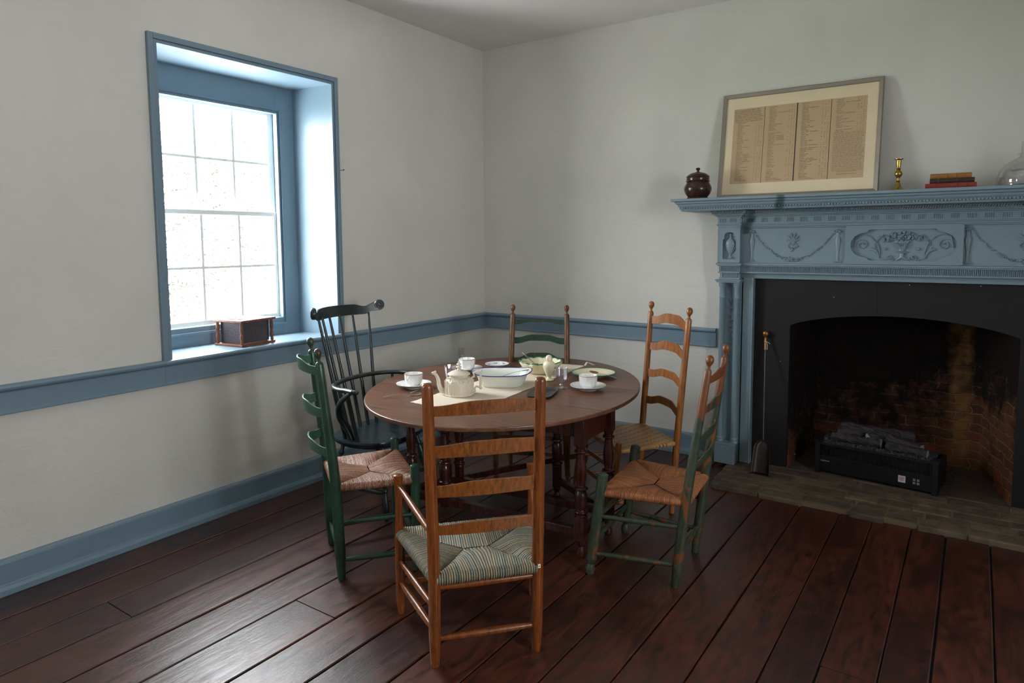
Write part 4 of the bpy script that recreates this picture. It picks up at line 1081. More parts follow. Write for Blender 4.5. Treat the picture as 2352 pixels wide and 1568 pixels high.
def chair(label, x, y, th, P, S_, name='ladderback_chair'):
    t = thing(name, label, 'chair', (x, y, 0), th, S_.get('group'))
    wb, wf, d, h, lean, foff, s, hf, spread, ff, sf = [P[k] for k in ('wb', 'wf', 'd', 'h', 'lean', 'foff', 's', 'hf', 'spread', 'ff', 'sf')]
    fin = S_.get('finial', 'ball'); hb = h-(.073 if fin == 'ball' else .015); rp = S_.get('r', .019)
    leanb = lean*(hb-s)/(h-s); spb = spread*(hb-s)/(h-s)
    B = {}
    for nm, sg in (('L', -1), ('R', 1)):
        pts = [(sg*wb/2, -d/2-foff, 0), (sg*wb/2, -d/2, s), (sg*(wb/2+spb), -d/2-leanb, hb)]
        m = MB(); tp = S_.get('taper', .10); rr = lambda q: rp*(.72+.28*min(1, q*9))*(1.0 if q < .4 else 1-tp*(q-.4)/.6)
        post(m, pts, rr, finial=fin); o = m.build('back_post', S_['post'], t)
        if fin == 'ball' and S_.get('finmat'):
            pass
        def line(z, pts=pts):
            a, b, c = [Vector(p) for p in pts]
            return a.lerp(b, z/s) if z < s else b.lerp(c, (z-s)/(hb-s))
        B[nm] = line
    Fp = {}
    for nm, sg in (('L', -1), ('R', 1)):
        top = Vector((sg*wf/2, d/2, hf)); ft = Vector((sg*(wf/2+sf), d/2+ff, 0)); m = MB()
        rf = S_.get('rf', rp)
        if S_.get('fstyle') == 'vase':       # turned foot
            n = 20; Q = [ft.lerp(top, i/n) for i in range(n+1)]; R = [rf*(.75+.35*min(1, i/6)) for i in range(n+1)]; R[0] = rf*.82; R[1] = rf*1.05; R[2] = rf*.66; R[3] = rf*1.12; R[4] = rf*.96
            Q.append(top+Vector((0, 0, .006))); R.append(rf*.6); m.tube(Q, R, 14)
        elif S_.get('fstyle') == 'arm':      # plain to the seat, necked above it, carries the arm
            Q = []; R = []
            for zz, k in ((0, .72), (.05, .95), (.2, 1.0), (s-.03, 1.0), (s+.03, .86), (s+.10, .74), (s+.17, .78), (hf-.03, .86), (hf-.012, .95), (hf-.002, .95), (hf+.002, .6)): Q.append(ft.lerp(top, min(1, zz/hf))+Vector((0, 0, max(0, zz-hf)))); R.append(rf*k)
            m.tube(Q, R, 14)
        else:
            n = 10; Q = [ft.lerp(top, i/n) for i in range(n+1)]; R = [rf*(.78+.22*min(1, i/2)) for i in range(n+1)]; Q.append(top+Vector((0, 0, .004))); R.append(rf*.75); m.tube(Q, R, 14)
        m.build('front_post', S_.get('fpost', S_['post']), t)
        Fp[nm] = lambda z, a=ft, b=top: a.lerp(b, z/hf)
    for (z0, z1, sh) in S_['slats']:
        ar, br = sh
        m = slat(B['L'], B['R'], z0, z1, S_.get('bow', .02), .007, lambda u: ar*S_['tshape'](u), lambda u: br*S_['bshape'](u))
        m.build('back_slat', S_['slatmat'], t, .0015, angle=35)
    rr_ = S_.get('rr', .0095); rm = S_.get('rung', S_['post'])
    for kind, z in S_['rungs']:
        if kind == 'f': m = rung(Fp['L'](z), Fp['R'](z), rr_)
        elif kind == 'b': m = rung(B['L'](z), B['R'](z), rr_)
        elif kind == 'l': m = rung(Fp['L'](z), B['L'](z+S_.get('rise', 0)), rr_)
        elif kind == 'r': m = rung(Fp['R'](z), B['R'](z+S_.get('rise', 0)), rr_)
        m.build('rung', rm, t)
    if S_.get('arm'):
        za, zb = S_['arm']
        for nm in 'LR': rung(Fp[nm](za), B[nm](zb), .0115, 1.15).build('armrest', rm, t)
    e = .004; c4 = [(-wf/2+e, d/2), (wf/2-e, d/2), (wb/2-e, -d/2), (-wb/2+e, -d/2)]
    sm = S_['seat']
    if sm[0] == 'rush': rush_seat(t, *c4, s-.012, sm[1], **sm[2])
    else: splint_seat(t, *c4, s-.012, sm[1])
    return t
flat_t = lambda u: sstep(.02, .5, u)*sstep(.98, .5, u)
camel = lambda u: sstep(.10, .36, u)*sstep(.90, .64, u)
arch = lambda u: math.sin(PI*u)
PA = dict(wb=.386, wf=.570, d=.421, h=1.055, lean=0, foff=-.018, s=.350, hf=.589, spread=.014, ff=-.017, sf=.001)
A_ = chair('amber ladderback armchair nearest the camera with grey-green rush seat', 1.921, -2.636, .845, PA,
  dict(finial='dome', r=.0225, rf=.020, post='amber', slatmat='slat', fstyle='arm', slats=[(.935, .972, (.016, .002)), (.783, .828, (.014, .004)), (.640, .683, (.014, .002)), (.502, .538, (.010, .001))],
   tshape=lambda u: sstep(.05, .42, u)*(1 if u < .6 else sstep(1.25, .6, u)), bshape=arch, bow=.022, rungs=[('b', .105), ('l', .225), ('l', .135), ('r', .225), ('r', .135), ('f', .23), ('f', .13), ('b', .305)], arm=(.545, .500), rr=.0115,
   seat=('rush', 'rush1', dict(pitch=.0088, r=.021, sag=.020, crown=.016, rib_=.0032))))
m = MB(); m.box((0, 0, 0), (.011, .003, .015)); m.cur = 1; m.ball((0, -.0018, 0), .0022, 8, 6); o = m.build('brass_tag', ['cream', 'hole'], A_, .001); o.location = (.193, -.421/2-.0225, .350)
PB = dict(wb=.395, wf=.470, d=.357, h=1.078, lean=.063, foff=-.013, s=.445, hf=.506, spread=-.006, ff=0, sf=0)
chair('green-painted ladderback chair with strongly bowed slats and rose-brown rush seat', 1.086, -2.417, -.595, PB,
  dict(r=.0245, rf=.0215, taper=.26, post='green', slatmat='greenslat', slats=[(.953, .996, (.024, .010)), (.755, .803, (.022, .010)), (.572, .617, (.020, .010))], tshape=camel, bshape=arch, bow=.080,
   rungs=[('r', .27), ('r', .09), ('l', .27), ('l', .09), ('f', .28), ('f', .17), ('b', .12)], rr=.0105, seat=('rush', 'rush2', dict(pitch=.0062, r=.017, rib_=.0018))))
PC = dict(wb=.385, wf=.480, d=.369, h=1.057, lean=.092, foff=-.044, s=.405, hf=.479, spread=-.016, ff=.059, sf=.013)
chair('worn green ladderback chair with orange-tan rush seat, nearest to the fireplace', 2.295, -1.701, 1.68, PC,
  dict(r=.0225, rf=.022, taper=.30, post='greenworn', slatmat='greenworn', fstyle='vase', slats=[(.925, .962, (.022, .008)), (.790, .828, (.022, .008)), (.655, .693, (.020, .008)), (.540, .575, (.018, .008))], tshape=camel, bshape=arch, bow=.030,
   rungs=[('l', .28), ('l', .10), ('r', .28), ('r', .12), ('f', .27), ('f', .16), ('b', .14)], rr=.0105, seat=('rush', 'rush3', dict(pitch=.0060, r=.018, rib_=.0015))))
PE = dict(wb=.404, wf=.492, d=.382, h=1.174, lean=.062, foff=-.027, s=.415, hf=.454, spread=.014, ff=.056, sf=.003)
chair('tall amber ladderback chair with woven splint seat standing by the back wall', 1.880, -1.106, 2.473, PE,
  dict(r=.0195, rf=.016, taper=.14, post='honey', slatmat='honey', slats=[(1.036, 1.085, (.028, .020)), (.876, .922, (.028, .020)), (.712, .758, (.022, .022)), (.546, .592, (.024, .024))], tshape=camel, bshape=camel, bow=.028,
   rungs=[('f', .30), ('f', .19), ('l', .24), ('l', .12), ('r', .24), ('r', .12), ('b', .16)], rr=.0095, seat=('splint', 'splint')))
PD = dict(wb=.400, wf=.445, d=.400, h=1.110, lean=.093, foff=.02, s=.385, hf=.43, spread=-.014, ff=-.08, sf=.012)
chair('farthest ladderback chair with green and brown slats, facing the camera from the corner', 1.160, -1.020, 3.572, PD,
  dict(r=.0205, rf=.017, post='mixed', slatmat='mixedslat', fstyle='vase', slats=[(.975, 1.005, (.006, .016)), (.842, .884, (.020, .020)), (.700, .744, (.036, .024))], tshape=camel, bshape=camel, bow=.012,
   rungs=[('f', .20), ('f', .31), ('l', .22), ('r', .22), ('b', .2)], rr=.0095, seat=('rush', 'rush4', dict(pitch=.0075, r=.014, rib_=.0015))))

# ------------------------------------------------------------------ comb-back Windsor armchair
w = thing('windsor_armchair', 'dark green comb-back armchair with thin spindles between window and table', 'chair', (.624, -1.881, 0), -1.428)
sz = .433
m = MB(); pts = []
for i in range(48):
    a = 2*PI*i/48; c, s2 = math.cos(a), math.sin(a)
    x = .275*math.copysign(abs(c)**.75, c); yy = (.220 if s2 > 0 else .225)*math.copysign(abs(s2)**.8, s2)
    pts.append((x, yy))
def seatf(u, v, top=True):
    i = u*48; k = int(i) % 48; x, yy = pts[k]; r = v
    z = sz if top else sz-.045+.02*0
    if top: z = sz-.016*(1-r**3)*(1 if yy > -.3 else 0)+(.006 if abs(x*r) < .03 and yy*r > .08 else 0)
    return Vector((x*r*(1 if top else .90), yy*r*(1 if top else .90), z))
m.grid(lambda u, v: seatf(u, max(v, .001)), 48, 8, True, close_u=True)
n = 48; vs = []
for k in range(n):
    x, yy = pts[k]
    for f, z in ((1, sz), (1.012, sz-.008), (1.0, sz-.022), (.90, sz-.042), (.001, sz-.044)): vs.append((x*f, yy*f, z))
m.add(vs, [(k*5+j, ((k+1) % n)*5+j, ((k+1) % n)*5+j+1, k*5+j+1) for k in range(n) for j in range(4)], True)
m.build('plank_seat', 'windsorseat', w, angle=60)
za, wa = .727, .290
def arm(u):     # u 0..1 from right hand round the back to the left hand
    a = -PI*.0+PI*(u-.17)/.66
    if u < .17: t_ = u/.17; return Vector((wa+.012*(1-t_), lerp(.055, 0, t_), za))
    if u > .83: t_ = (u-.83)/.17; return Vector((-wa-.012*t_, lerp(0, .055, t_), za))
    return Vector((wa*math.cos(a), -.215*math.sin(a)**.8 if math.sin(a) > 0 else 0, za))
m = MB(); N = 44; m.tube([arm(i/N) for i in range(N+1)], [.0175 if .2 < i/N < .8 else .0195 for i in range(N+1)], 12, sx=.75, ref=(1, 0, 0)); m.build('arm_rail', 'windsor', w)
for s_ in (-1, 1):
    m = MB(); m.tube([(s_*(wa+.004), -.02, za-.002), (s_*(wa+.010), .035, za), (s_*(wa+.014), .068, za), (s_*(wa+.012), .086, za-.004)], [.016, .022, .026, .018], 12, sx=.55, ref=(0, 0, 1)); 
    m.v = [(x, y_, za+(z-za)*.55) for x, y_, z in m.v]; m.build('hand_rest', 'windsor', w)
    m = MB(); m.tube(*smooth([(s_*.212, -.035, sz-.01), (s_*.226, -.060, sz+.06), (s_*.262, -.080, sz+.14), (s_*.290, -.050, sz+.22), (s_*(wa+.012), .035, za-.006)], [.019, .025, .027, .023, .017]), 12, sx=.7); m.build('arm_support', 'windsor', w)
hc = 1.150; lean_w = .105
nsp = 6
for k in range(nsp):
    f = (k/(nsp-1)*2-1)
    b = Vector((f*.150, -.175+.03*abs(f)**2, sz-.01)); tp = Vector((f*.225, -.175-lean_w-.052+.085*f*f, hc-.045))
    tt = (za-b.z)/(tp.z-b.z); mid = b.lerp(tp, tt)
    m = MB(); m.tube([b, b.lerp(tp, .25), mid, b.lerp(tp, .7), tp], [.0105, .0115, .0108, .0092, .0075], 10); m.build('spindle', 'windsor', w)
for s_ in (-1, 1):
    for k in (0, 1):
        b = Vector((s_*(.215+.015*k), -.085+.10*k, sz-.01)); tp = Vector((s_*(wa-.012), -.11+.10*k, za)); m = MB(); m.tube([b, b.lerp(tp, .5), tp], [.010, .0105, .0085], 10); m.build('short_spindle', 'windsor', w)
m = MB(); n = 40; vs = []          # comb (crest rail)
for i in range(n+1):
    f = i/n*2-1; x = f*.285; yy = -.175-lean_w-.060+.115*f*f
    top = hc+.012-.010*f*f-(.012*sstep(.55, .75, abs(f)))+(.026*sstep(.76, .98, abs(f))); bot = hc-.055+.018*sstep(.74, .88, abs(f))+.0*f
    for dz, dy in ((bot, -.007), (bot, .007), (top, .006), (top, -.006)): vs.append((x, yy+dy-(dz-hc)*.18, dz))
m.add(vs, [(i*4+j, (i+1)*4+j, (i+1)*4+(j+1) % 4, i*4+(j+1) % 4) for i in range(n) for j in range(4)]+[(0, 1, 2, 3), (n*4+3, n*4+2, n*4+1, n*4)], True)
m.build('comb_rail', 'windsor', w, .002, angle=35)
for s_ in (-1, 1):
    m = MB(); ang = s_*.62; Rz_ = Matrix.Rotation(ang, 3, 'Z'); Rr = Rz_ @ Matrix.Rotation(PI/2, 3, 'X'); cpos = (s_*.298, -.175-lean_w+.062, hc-.002)
    m.lathe([(.002, -.010), (.032, -.010), (.034, -.006), (.034, .006), (.032, .010), (.002, .010)], cpos, 24, M=Rr)
    P = []
    for i in range(34):
        a = i/33*PI*4.2; r = .030*(1-i/33*.85); P.append(tuple(Vector(cpos)+Rz_ @ Vector((s_*-r*math.cos(a), .0105, r*math.sin(a)))))
    m.tube(P, .0032, 6); P2 = [tuple(Vector(p_)-Rz_ @ Vector((0, .021, 0))) for p_ in P]; m.tube(P2, .0032, 6); m.build('comb_scroll', 'windsor', w)
ends = []
for sx_, sy_ in ((-1, 1), (1, 1), (1, -1), (-1, -1)):
    tp = Vector((sx_*.165, sy_*.135, sz-.03)); ft = Vector((sx_*.235, sy_*.21, 0)); m = MB()
    prof = [(0, .5), (.03, .8), (.06, .62), (.08, .95), (.20, 1.05), (.30, .8), (.36, .6), (.38, 1.1), (.41, 1.1), (.43, .65), (.48, .95), (.60, 1.25), (.72, 1.0), (.78, .6), (.80, .95), (.83, .95), (.85, .6), (1, .75)]
    m.tube([ft.lerp(tp, q_) for q_, _ in prof], [.018*k for _, k in prof], 14); m.build('leg', 'windsor', w); ends.append(ft.lerp(tp, .36))
rung(ends[0], ends[3], .011, 1.5).build('stretcher', 'windsor', w); rung(ends[1], ends[2], .011, 1.5).build('stretcher', 'windsor', w)
rung((ends[0]+ends[3])/2, (ends[1]+ends[2])/2, .011, 1.6).build('stretcher', 'windsor', w)

# ================================================================== THE TEA THINGS (table surface at TZ)
CAMD = Vector((.63, -.77, 0)).normalized()
# linen runner
run = [(1.115, -2.14), (1.515, -2.16), (1.390, -.745), (1.05, -.80)]
m = MB()
def rf(u, v):
    a = Vector(run[0]).lerp(Vector(run[1]), u); b = Vector(run[3]).lerp(Vector(run[2]), u); p = a.lerp(b, v)
    e = min(u, 1-u, v, 1-v); w_ = .0005*math.sin(v*37+u*5)*math.sin(u*9+1)+.0004*math.sin(v*90+u*30)
    return Vector((p.x+.002*math.sin(v*60), p.y+.002*math.sin(u*50), TZ+.0016+abs(w_)*(.4 if e < .03 else 1)))
m.grid(rf, 40, 120)
rn_ = m.build('runner_cloth', 'linen'); so = rn_.modifiers.new('solid', 'SOLIDIFY'); so.thickness = .0008
rr0 = thing('table_runner', 'long cream linen runner laid across the oval table under the dishes', 'cloth', (1.25, -1.45, TZ))
rn_.name = 'cloth'; rn_.parent = rr0; rn_.location = (-1.25, 1.45, -TZ)
m = MB()
for k in range(3): m.tube([(1.385+.004*k, -.747, TZ+.002), (1.392+.004*k, -.735, TZ+.022), (1.405+.005*k, -.722, TZ+.017), (1.425+.008*k, -.715+.004*k, TZ+.004)], [.003, .0035, .003, .0015], 6)
o = m.build('tassel', 'linen', rr0); o.location = (-1.25, 1.45, -TZ)

def saucer(loc, r, label, spots='gold', group='white saucers'):
    t = thing('saucer', label, 'saucer', loc, 0.3, group)
    m = MB(); m.lathe([(.001, .003), (.042*r/.1, .003), (.044*r/.1, 0), (.048*r/.1, 0), (.050*r/.1, .004), (.075*r/.1, .014), (r, .025), (r*1.002, .0275), (r*.985, .0275), (.074*r/.1, .0175), (.046*r/.1, .008), (.001, .0075)], seg=48, cap=False); m.build('dish', 'china', t)
    return t
def dots(t, r, z, n, mat, sz_=.0028, nm='rim_decoration'):
    for k in range(n):
        a = 2*PI*k/n; m = MB()
        for j in range(3): m.ball((r*math.cos(a)+sz_*1.4*math.cos(a*3+j*2.1), r*math.sin(a)+sz_*1.4*math.sin(a*3+j*2.1), z), sz_, 8, 5, (1, 1, .25))
        m.build(nm, mat, t)
def cup(loc, rz, label, hd=True):
    t = thing('teacup', label, 'cup', loc, rz, 'white faceted teacups')
    m = MB(); R0 = .053
    m.lathe([(.001, .004), (.028, .004), (.030, 0), (.034, 0), (.0355, .006), (.046, .020), (.051, .040), (R0, .066), (R0, .075), (R0*.96, .0755), (R0*.94, .070), (.047, .035), (.038, .016), (.001, .008)], seg=12, cap=False); m.build('cup_bowl', 'china', t, angle=22)
    m = MB(); m.lathe([(R0*1.003, .0700), (R0*1.008, .0706), (R0*1.008, .0718), (R0*1.003, .0724)], seg=12, cap=False); m.lathe([(R0*.955, .0752), (R0*.958, .0758), (R0*.985, .0758), (R0*.99, .0752)], seg=12, cap=False); m.build('gilt_line', 'gold', t)
    if hd: m = MB(); m.tube([(R0*.97, 0, .062), (R0+.012, 0, .064), (R0+.020, 0, .054), (R0+.015, 0, .040), (R0+.003, 0, .026), (R0*.90, 0, .020)], [.0035, .003, .003, .003, .0035, .004], 10, sx=1.5); m.build('cup_handle', 'china', t)
    return t
for (x, y), a, lb, lc, hd in (((.885, -1.865), -1.30, 'white saucer on the left side of the table under the left teacup', 'white faceted teacup left of the teapot, its handle toward the camera', True),
                          ((.843, -1.322), 2.2, 'gold-rimmed white saucer behind the teapot at the window side of the table', 'white faceted teacup standing behind the teapot', True),
                          ((1.745, -1.372), 2.4, 'white saucer with small orange flowers on the right side of the table', 'white faceted teacup at the right side of the table beside the green-edged plate', True)):
    s0 = saucer((x, y, TZ+.0003), .100, lb); dots(s0, .088, .0255, 7, 'gold', .0020)
    if y > -1.33: m = MB(); m.lathe([(.0985, .0276), (.1003, .0282), (.1005, .0272)], seg=48, cap=False); m.build('gilt_line', 'gold', s0)
    cup((x, y, TZ+.0082), a, lc, hd)
s1 = saucer((.927, -1.108, TZ+.0003), .079, 'small white dish with blue flowers on the far side of the table', group='white saucers'); dots(s1, .062, .0195, 6, 'blueflower', .0058)

# gothic teapot
tp_ = thing('teapot', 'cream moulded gothic teapot with pointed arches and spire lid on the runner', 'teapot', (1.222, -1.870, TZ+.003), YAW)
m = MB(); oc = [(.078, 0), (.080, .004), (.078, .008), (.080, .070), (.078, .078), (.066, .090), (.050, .098), (.050, .108), (.056, .110)]
m.lathe(oc, seg=12, smooth=False); m.build('pot_body', 'parian', tp_, .0015)
for k in range(12):
    a = 2*PI*(k+.5)/12; r = .0795*math.cos(PI/12)+.0005; T = Vector((-math.sin(a), math.cos(a), 0)); O = Vector((math.cos(a)*r, math.sin(a)*r, 0)); m = MB()
    for w_, z0_, zt_ in ((.0155, .010, .052), (.010, .012, .046)):
        P = [O+T*w_+Vector((0, 0, z0_))]+[O+T*(w_*math.cos(q_))+Vector((0, 0, zt_+w_*1.5*math.sin(q_))) for q_ in (0, .5, 1.0, PI/2, PI-1.0, PI-.5, PI)]+[O-T*w_+Vector((0, 0, z0_))]
        m.tube(P, .0013, 6)
    if k % 2 == 0: m.tube([O+Vector((0, 0, .014)), O+Vector((0, 0, .05))], [.003, .001], 6)
    m.build('arch_relief', 'parian', tp_)
m = MB()
for k in range(90):
    a = rnd.uniform(0, 2*PI); f = rnd.uniform(0, 1); r = lerp(.079, .058, f); m.ball((r*math.cos(a), r*math.sin(a), lerp(.076, .096, f)), rnd.uniform(.0025, .0045), 6, 4)
m.build('leaf_relief', 'parian', tp_)
m = MB(); m.lathe([(.058, .109), (.062, .112), (.061, .116), (.045, .126), (.025, .133), (.012, .137)], seg=24)
for k in range(70): a = rnd.uniform(0, 2*PI); f = rnd.uniform(0, 1); m.ball((lerp(.054, .018, f)*math.cos(a), lerp(.054, .018, f)*math.sin(a), lerp(.118, .136, f)), rnd.uniform(.002, .0035), 6, 4)
m.lathe([(.016, .134), (.009, .140), (.008, .146), (.016, .150), (.014, .155), (.006, .158), (.006, .162), (.013, .165), (.010, .170), (.005, .173), (.006, .179), (.001, .186)], seg=8, smooth=False)
m.build('pot_lid', 'parian', tp_)
m = MB(); m.tube(*smooth([(-.072, 0, .018), (-.095, 0, .026), (-.108, 0, .05), (-.112, 0, .08), (-.122, 0, .105), (-.136, 0, .118), (-.146, 0, .116)], [.014, .015, .012, .010, .009, .0085, .007]), 10); m.ball((-.128, 0, .126), .006); m.ball((-.100, 0, .016), .008)
m.build('spout', 'parian', tp_)
m = MB(); hp = [(.062, 0, .088), (.083, 0, .100), (.078, 0, .118), (.095, 0, .124), (.118, 0, .126), (.117, 0, .10), (.116, 0, .06), (.115, 0, .038), (.095, 0, .044), (.085, 0, .034), (.088, 0, .018), (.074, 0, .012)]
m.tube(hp, [.005, .006, .006, .006, .0075, .0065, .0065, .008, .006, .006, .005, .004], 8); m.ball((.121, 0, .130), .007); m.ball((.118, 0, .036), .009); m.build('pot_handle', 'parian', tp_)

# pressed tumbler and goblet
t = thing('tumbler', 'clear pressed-glass tumbler just behind the teapot', 'glass', (.884, -1.530, TZ))
m = MB(); m.lathe([(.001, .002), (.034, .002), (.036, .006), (.039, .03), (.044, .068), (.045, .074), (.042, .074), (.040, .066), (.036, .03), (.032, .014), (.001, .012)], seg=16, cap=False, lobes=16, lobe_amt=.0); m.build('glass_wall', 'thickglass', t, angle=20)
t = thing('goblet', 'clear fluted glass goblet between the shaker and the right teacup', 'glass', (1.603, -1.425, TZ))
m = MB(); m.lathe([(.001, .004), (.012, .006), (.034, .004), (.035, .001), (.034, 0), (.001, 0)], seg=30, cap=False)
m.lathe([(.009, .004), (.007, .012), (.010, .020), (.007, .026), (.009, .032), (.022, .042), (.031, .060), (.035, .085), (.037, .112), (.0385, .116), (.035, .116), (.032, .085), (.027, .062), (.018, .048), (.001, .040)], seg=30, cap=False, lobes=10, lobe_amt=.06); m.build('glass_wall', 'thickglass', t, angle=30)

# shaker
t = thing('sugar_shaker', 'cream pear-shaped shaker with pierced domed cap beside the goblet', 'shaker', (1.432, -1.278, TZ+.002))
m = MB(); m.lathe([(.001, .002), (.026, .002), (.029, 0), (.029, .005), (.016, .012), (.012, .020), (.018, .032), (.030, .058), (.037, .082), (.036, .100), (.027, .112), (.018, .117), (.018, .121)], seg=28, cap=False); m.build('shaker_body', 'cream', t)
m = MB(); m.lathe([(.019, .1195), (.021, .122), (.020, .127), (.0195, .138), (.015, .147), (.008, .151), (.001, .152)], seg=24); m.cur = 1
for zc, r_, n_ in ((.130, .0199, 10), (.138, .0188, 9), (.145, .0158, 7), (.150, .008, 4)):
    for k in range(n_): a = 2*PI*k/n_+zc*90; m.ball((r_*math.cos(a), r_*math.sin(a), zc), .0015, 6, 4)
m.build('pierced_cap', ['cream', 'hole'], t)

# blue feather-edged baking dish
t = thing('baking_dish', 'deep white oblong dish with scalloped blue edge in the middle of the runner', 'dish', (1.272, -1.538, TZ+.0028), YAW)
def bd(sc, z): 
    out = []
    for i in range(64):
        a = 2*PI*i/64; c, s2 = math.cos(a), math.sin(a); e = .72
        x = .135*sc*math.copysign(abs(c)**e, c); y_ = .105*sc*math.copysign(abs(s2)**e, s2); k = sc-1
        pt_ = max(0, abs(c)-.92)*max(0, k)*1.2
        out.append((x*(1+pt_), y_, z))
    return out
rings = [bd(.02, .004), bd(.78, .003), bd(.84, .0), bd(.93, .012), bd(1.02, .040), bd(1.12, .064), bd(1.245, .072), bd(1.255, .075), bd(1.23, .076), bd(1.10, .068), bd(.98, .042), bd(.88, .014), bd(.02, .009)]
for rg in (rings[5], rings[6], rings[7], rings[8]):
    for i in range(64):
        a = 2*PI*i/64; x, y_, z = rg[i]; rg[i] = (x, y_, z+.012*abs(math.cos(a))**6-.002*abs(math.sin(a))**4)
vs = [p_ for rg in rings for p_ in rg]
m = MB(); m.add(vs, [(i*64+j, i*64+(j+1) % 64, (i+1)*64+(j+1) % 64, (i+1)*64+j) for i in range(len(rings)-1) for j in range(64)], True); m.build('dish_body', 'pearl', t, angle=50)
m = MB(); e1 = bd(1.292, .0630); 
P = []
for i in range(129):
    j = i % 128; a = 2*PI*j/128; x0, y0, z0 = rings[7][(j//2) % 64]; x1, y1, z1 = rings[7][((j+1)//2) % 64]; k = 1.0+(.004 if j % 2 else -.004)
    P.append(((x0+x1)/2*k, (y0+y1)/2*k, (z0+z1)/2+.0004))
m.tube(P, .0030, 6, cap=False); m.build('blue_edge', 'bluerim', t)

# scalloped green-edged bowl
t = thing('scalloped_bowl', 'large creamware bowl with scalloped green edge at the far side of the table', 'bowl', (1.268, -1.112, TZ+.003))
nl = 14; seg = nl*10
def bowl(u, v):
    a = 2*PI*u; lo = abs(math.cos(a*nl/2))
    if v < .5: k = v/.5; r = lerp(.070, .135, k**.8); z = .0+.070*k**1.15; inn = 0
    else: k = (1-v)/.5; r = lerp(.060, .1325, k**.8)-.004; z = .007+.064*k**1.15; inn = 1
    r *= 1+.060*lo*k**1.2; z += (.005*lo*k**3)
    return Vector((r*math.cos(a), r*math.sin(a), z))
m = MB(); m.grid(bowl, seg, 24, True, close_u=True); m.lathe([(.001, .003), (.070, .003), (.0705, .0)], seg=40, cap=False); m.lathe([(.001, .0075), (.064, .0075)], seg=40, cap=False); m.build('bowl_body', 'cream', t, angle=50)
m = MB(); P = [bowl(i/seg, .5)*1.0+Vector((0, 0, .001)) for i in range(seg+1)]; m.tube(P, .0034, 6, cap=False); m.build('green_edge', 'greenrim', t)

# green-edged plate
t = thing('plate', 'cream plate with green shell edge at the right far side of the table', 'plate', (1.596, -1.018, TZ+.0003))
m = MB(); m.lathe([(.001, .002), (.070, .002), (.074, 0), (.078, .003), (.095, .012), (.132, .022), (.133, .025), (.129, .0255), (.095, .0165), (.078, .0075), (.001, .0065)], seg=72, cap=False); m.build('plate_body', 'cream', t)
m = MB(); P = [(( .1318+.0012*math.cos(a*36))*math.cos(a), (.1318+.0012*math.cos(a*36))*math.sin(a), .0245) for a in [2*PI*i/216 for i in range(217)]]; m.tube(P, .0034, 6, cap=False); m.build('green_edge', 'greenrim', t)

# cutlery
def spoon(name, label, A, B, bowl_l=.06, bw=.021, mats=('silver', 'silver'), cat='spoon', arch_=.008, up=Vector((0, 0, 1)), group=None):
    """A = middle of the bowl's tip side, B = handle end"""
    A = Vector(A); B = Vector(B); t = thing(name, label, cat, A, 0, group); d = (B-A); L = d.length; d.normalize(); sd = d.cross(up).normalized(); n_ = sd.cross(d)
    m = MB()
    def bf(u, v): # u along bowl, v around section
        w_ = bw*math.sin(PI*min(1, u*.97+.015))**.7*(1-.25*u); a = (v*2-1)
        return d*(bowl_l*u)+sd*(w_*a)+n_*(-.009*math.sin(PI*u)**.8*(1-a*a)+.003)
    m.grid(bf, 18, 12); o = m.build('spoon_bowl', mats[0], t); so = o.modifiers.new('solid', 'SOLIDIFY'); so.thickness = .0015; so.offset = 0
    m = MB(); P = [d*(lerp(bowl_l*.97, L, i/10))+n_*(.003+arch_*math.sin(PI*i/10)) for i in range(11)]
    m.tube(P, [.0028, .0026, .0024, .0024, .0026, .003, .0036, .0044, .0056, .0066, .005], 8, sx=.45, ref=tuple(sd)); m.build('spoon_handle', mats[1], t); return t
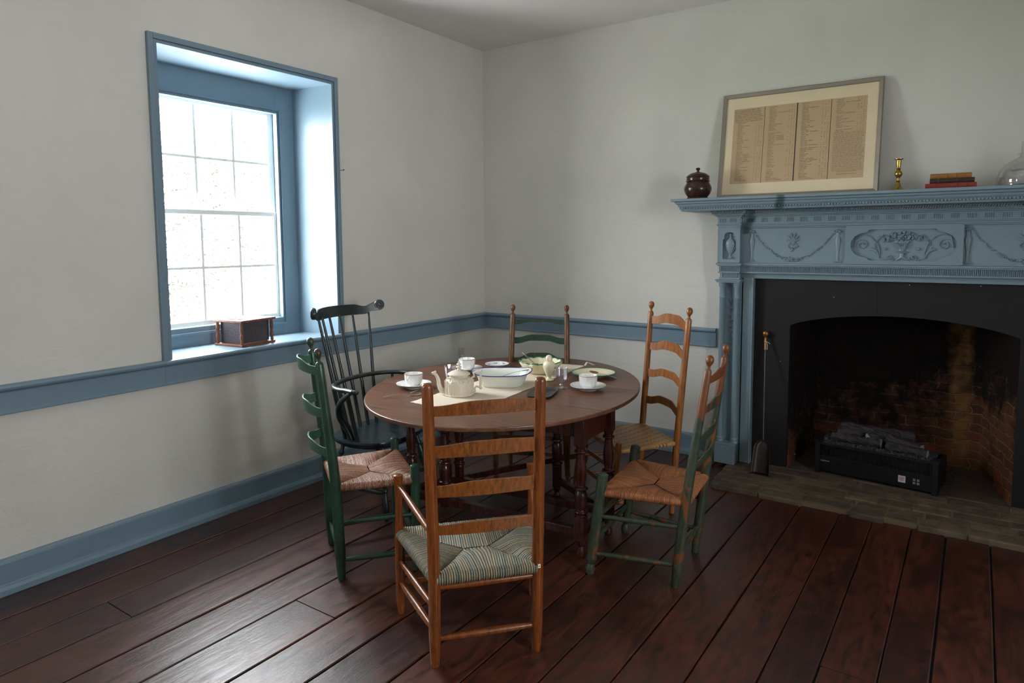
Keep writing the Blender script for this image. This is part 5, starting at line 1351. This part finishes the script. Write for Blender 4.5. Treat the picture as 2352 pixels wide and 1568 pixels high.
def fork(name, label, A, B, w_=.018, L1=.055, cat='fork', arch_=.010, mat='silver', up=Vector((0, 0, 1))):
    A = Vector(A); B = Vector(B); t = thing(name, label, cat, A); d = (B-A); L = d.length; d.normalize(); sd = d.cross(up).normalized(); n_ = sd.cross(d)
    for k in (-1, -.33, .33, 1):
        m = MB(); m.tube([sd*(k*w_/2)+n_*.004, d*(L1*.5)+sd*(k*w_/2)-n_*.001, d*(L1*.85)+sd*(k*w_/2*.9)+n_*.001], [.0010, .0015, .0018], 6); m.build('tine', mat, t)
    m = MB(); P = [d*lerp(L1*.78, L, i/10)+n_*(.001+arch_*math.sin(PI*i/10)) for i in range(11)]
    m.tube(P, [w_*.52, .006, .003, .0026, .0026, .003, .0036, .0044, .0056, .0068, .005], 8, sx=.35, ref=tuple(sd)); m.build('fork_handle', mat, t); return t
fork('table_fork', 'silver fork lying on the bare table in front of the left saucer', (1.048, -1.985, TZ+.004), (.930, -2.150, TZ+.004))
spoon('teaspoon', 'small silver spoon half hidden behind the front chair post near the teapot', (1.035, -1.870, TZ+.009), (.985, -2.000, TZ+.003), .035, .012)
spoon('tablespoon', 'spoon with brown horn bowl and silver handle lying across the green-edged plate', (1.566, -1.012, TZ+.026), (1.788, -1.098, TZ+.018), .078, .024, ('horn', 'silver'), arch_=.004)
spoon('serving_spoon', 'silver serving spoon standing in the scalloped green-edged bowl', (1.245, -1.075, TZ+.016), (1.178, -1.190, TZ+.135), .06, .02, ('silver', 'silver'), up=Vector((.6, -.77, .3)))
fork('serving_fork', 'thin steel fork resting on the rim of the blue-edged baking dish', (1.398, -1.405, TZ+.088), (1.215, -1.520, TZ+.022), .014, .04, mat='steel', up=Vector((0, 0, 1)))
# pewter tray
t = thing('pewter_tray', 'small dark pewter tray partly hidden behind the right post of the front chair', 'tray', (1.592, -1.610, TZ+.0005), math.atan2(.22, -.07))
m = MB()
def tr(u, v):
    a = 2*PI*u; c, s2 = math.cos(a), math.sin(a); e = .45; k, z = [(.01, .001), (.84, .001), (.90, .004), (.99, .011), (1.0, .013)][v]
    return Vector((.122*k*math.copysign(abs(c)**e, c), .070*k*math.copysign(abs(s2)**e, s2), z))
vs = [tr(i/60, j) for i in range(60) for j in range(5)]
m.add(vs, [(i*5+j, ((i+1) % 60)*5+j, ((i+1) % 60)*5+j+1, i*5+j+1) for i in range(60) for j in range(4)], True); o = m.build('tray_body', 'pewter', t); so = o.modifiers.new('solid', 'SOLIDIFY'); so.thickness = .0016; so.offset = 1
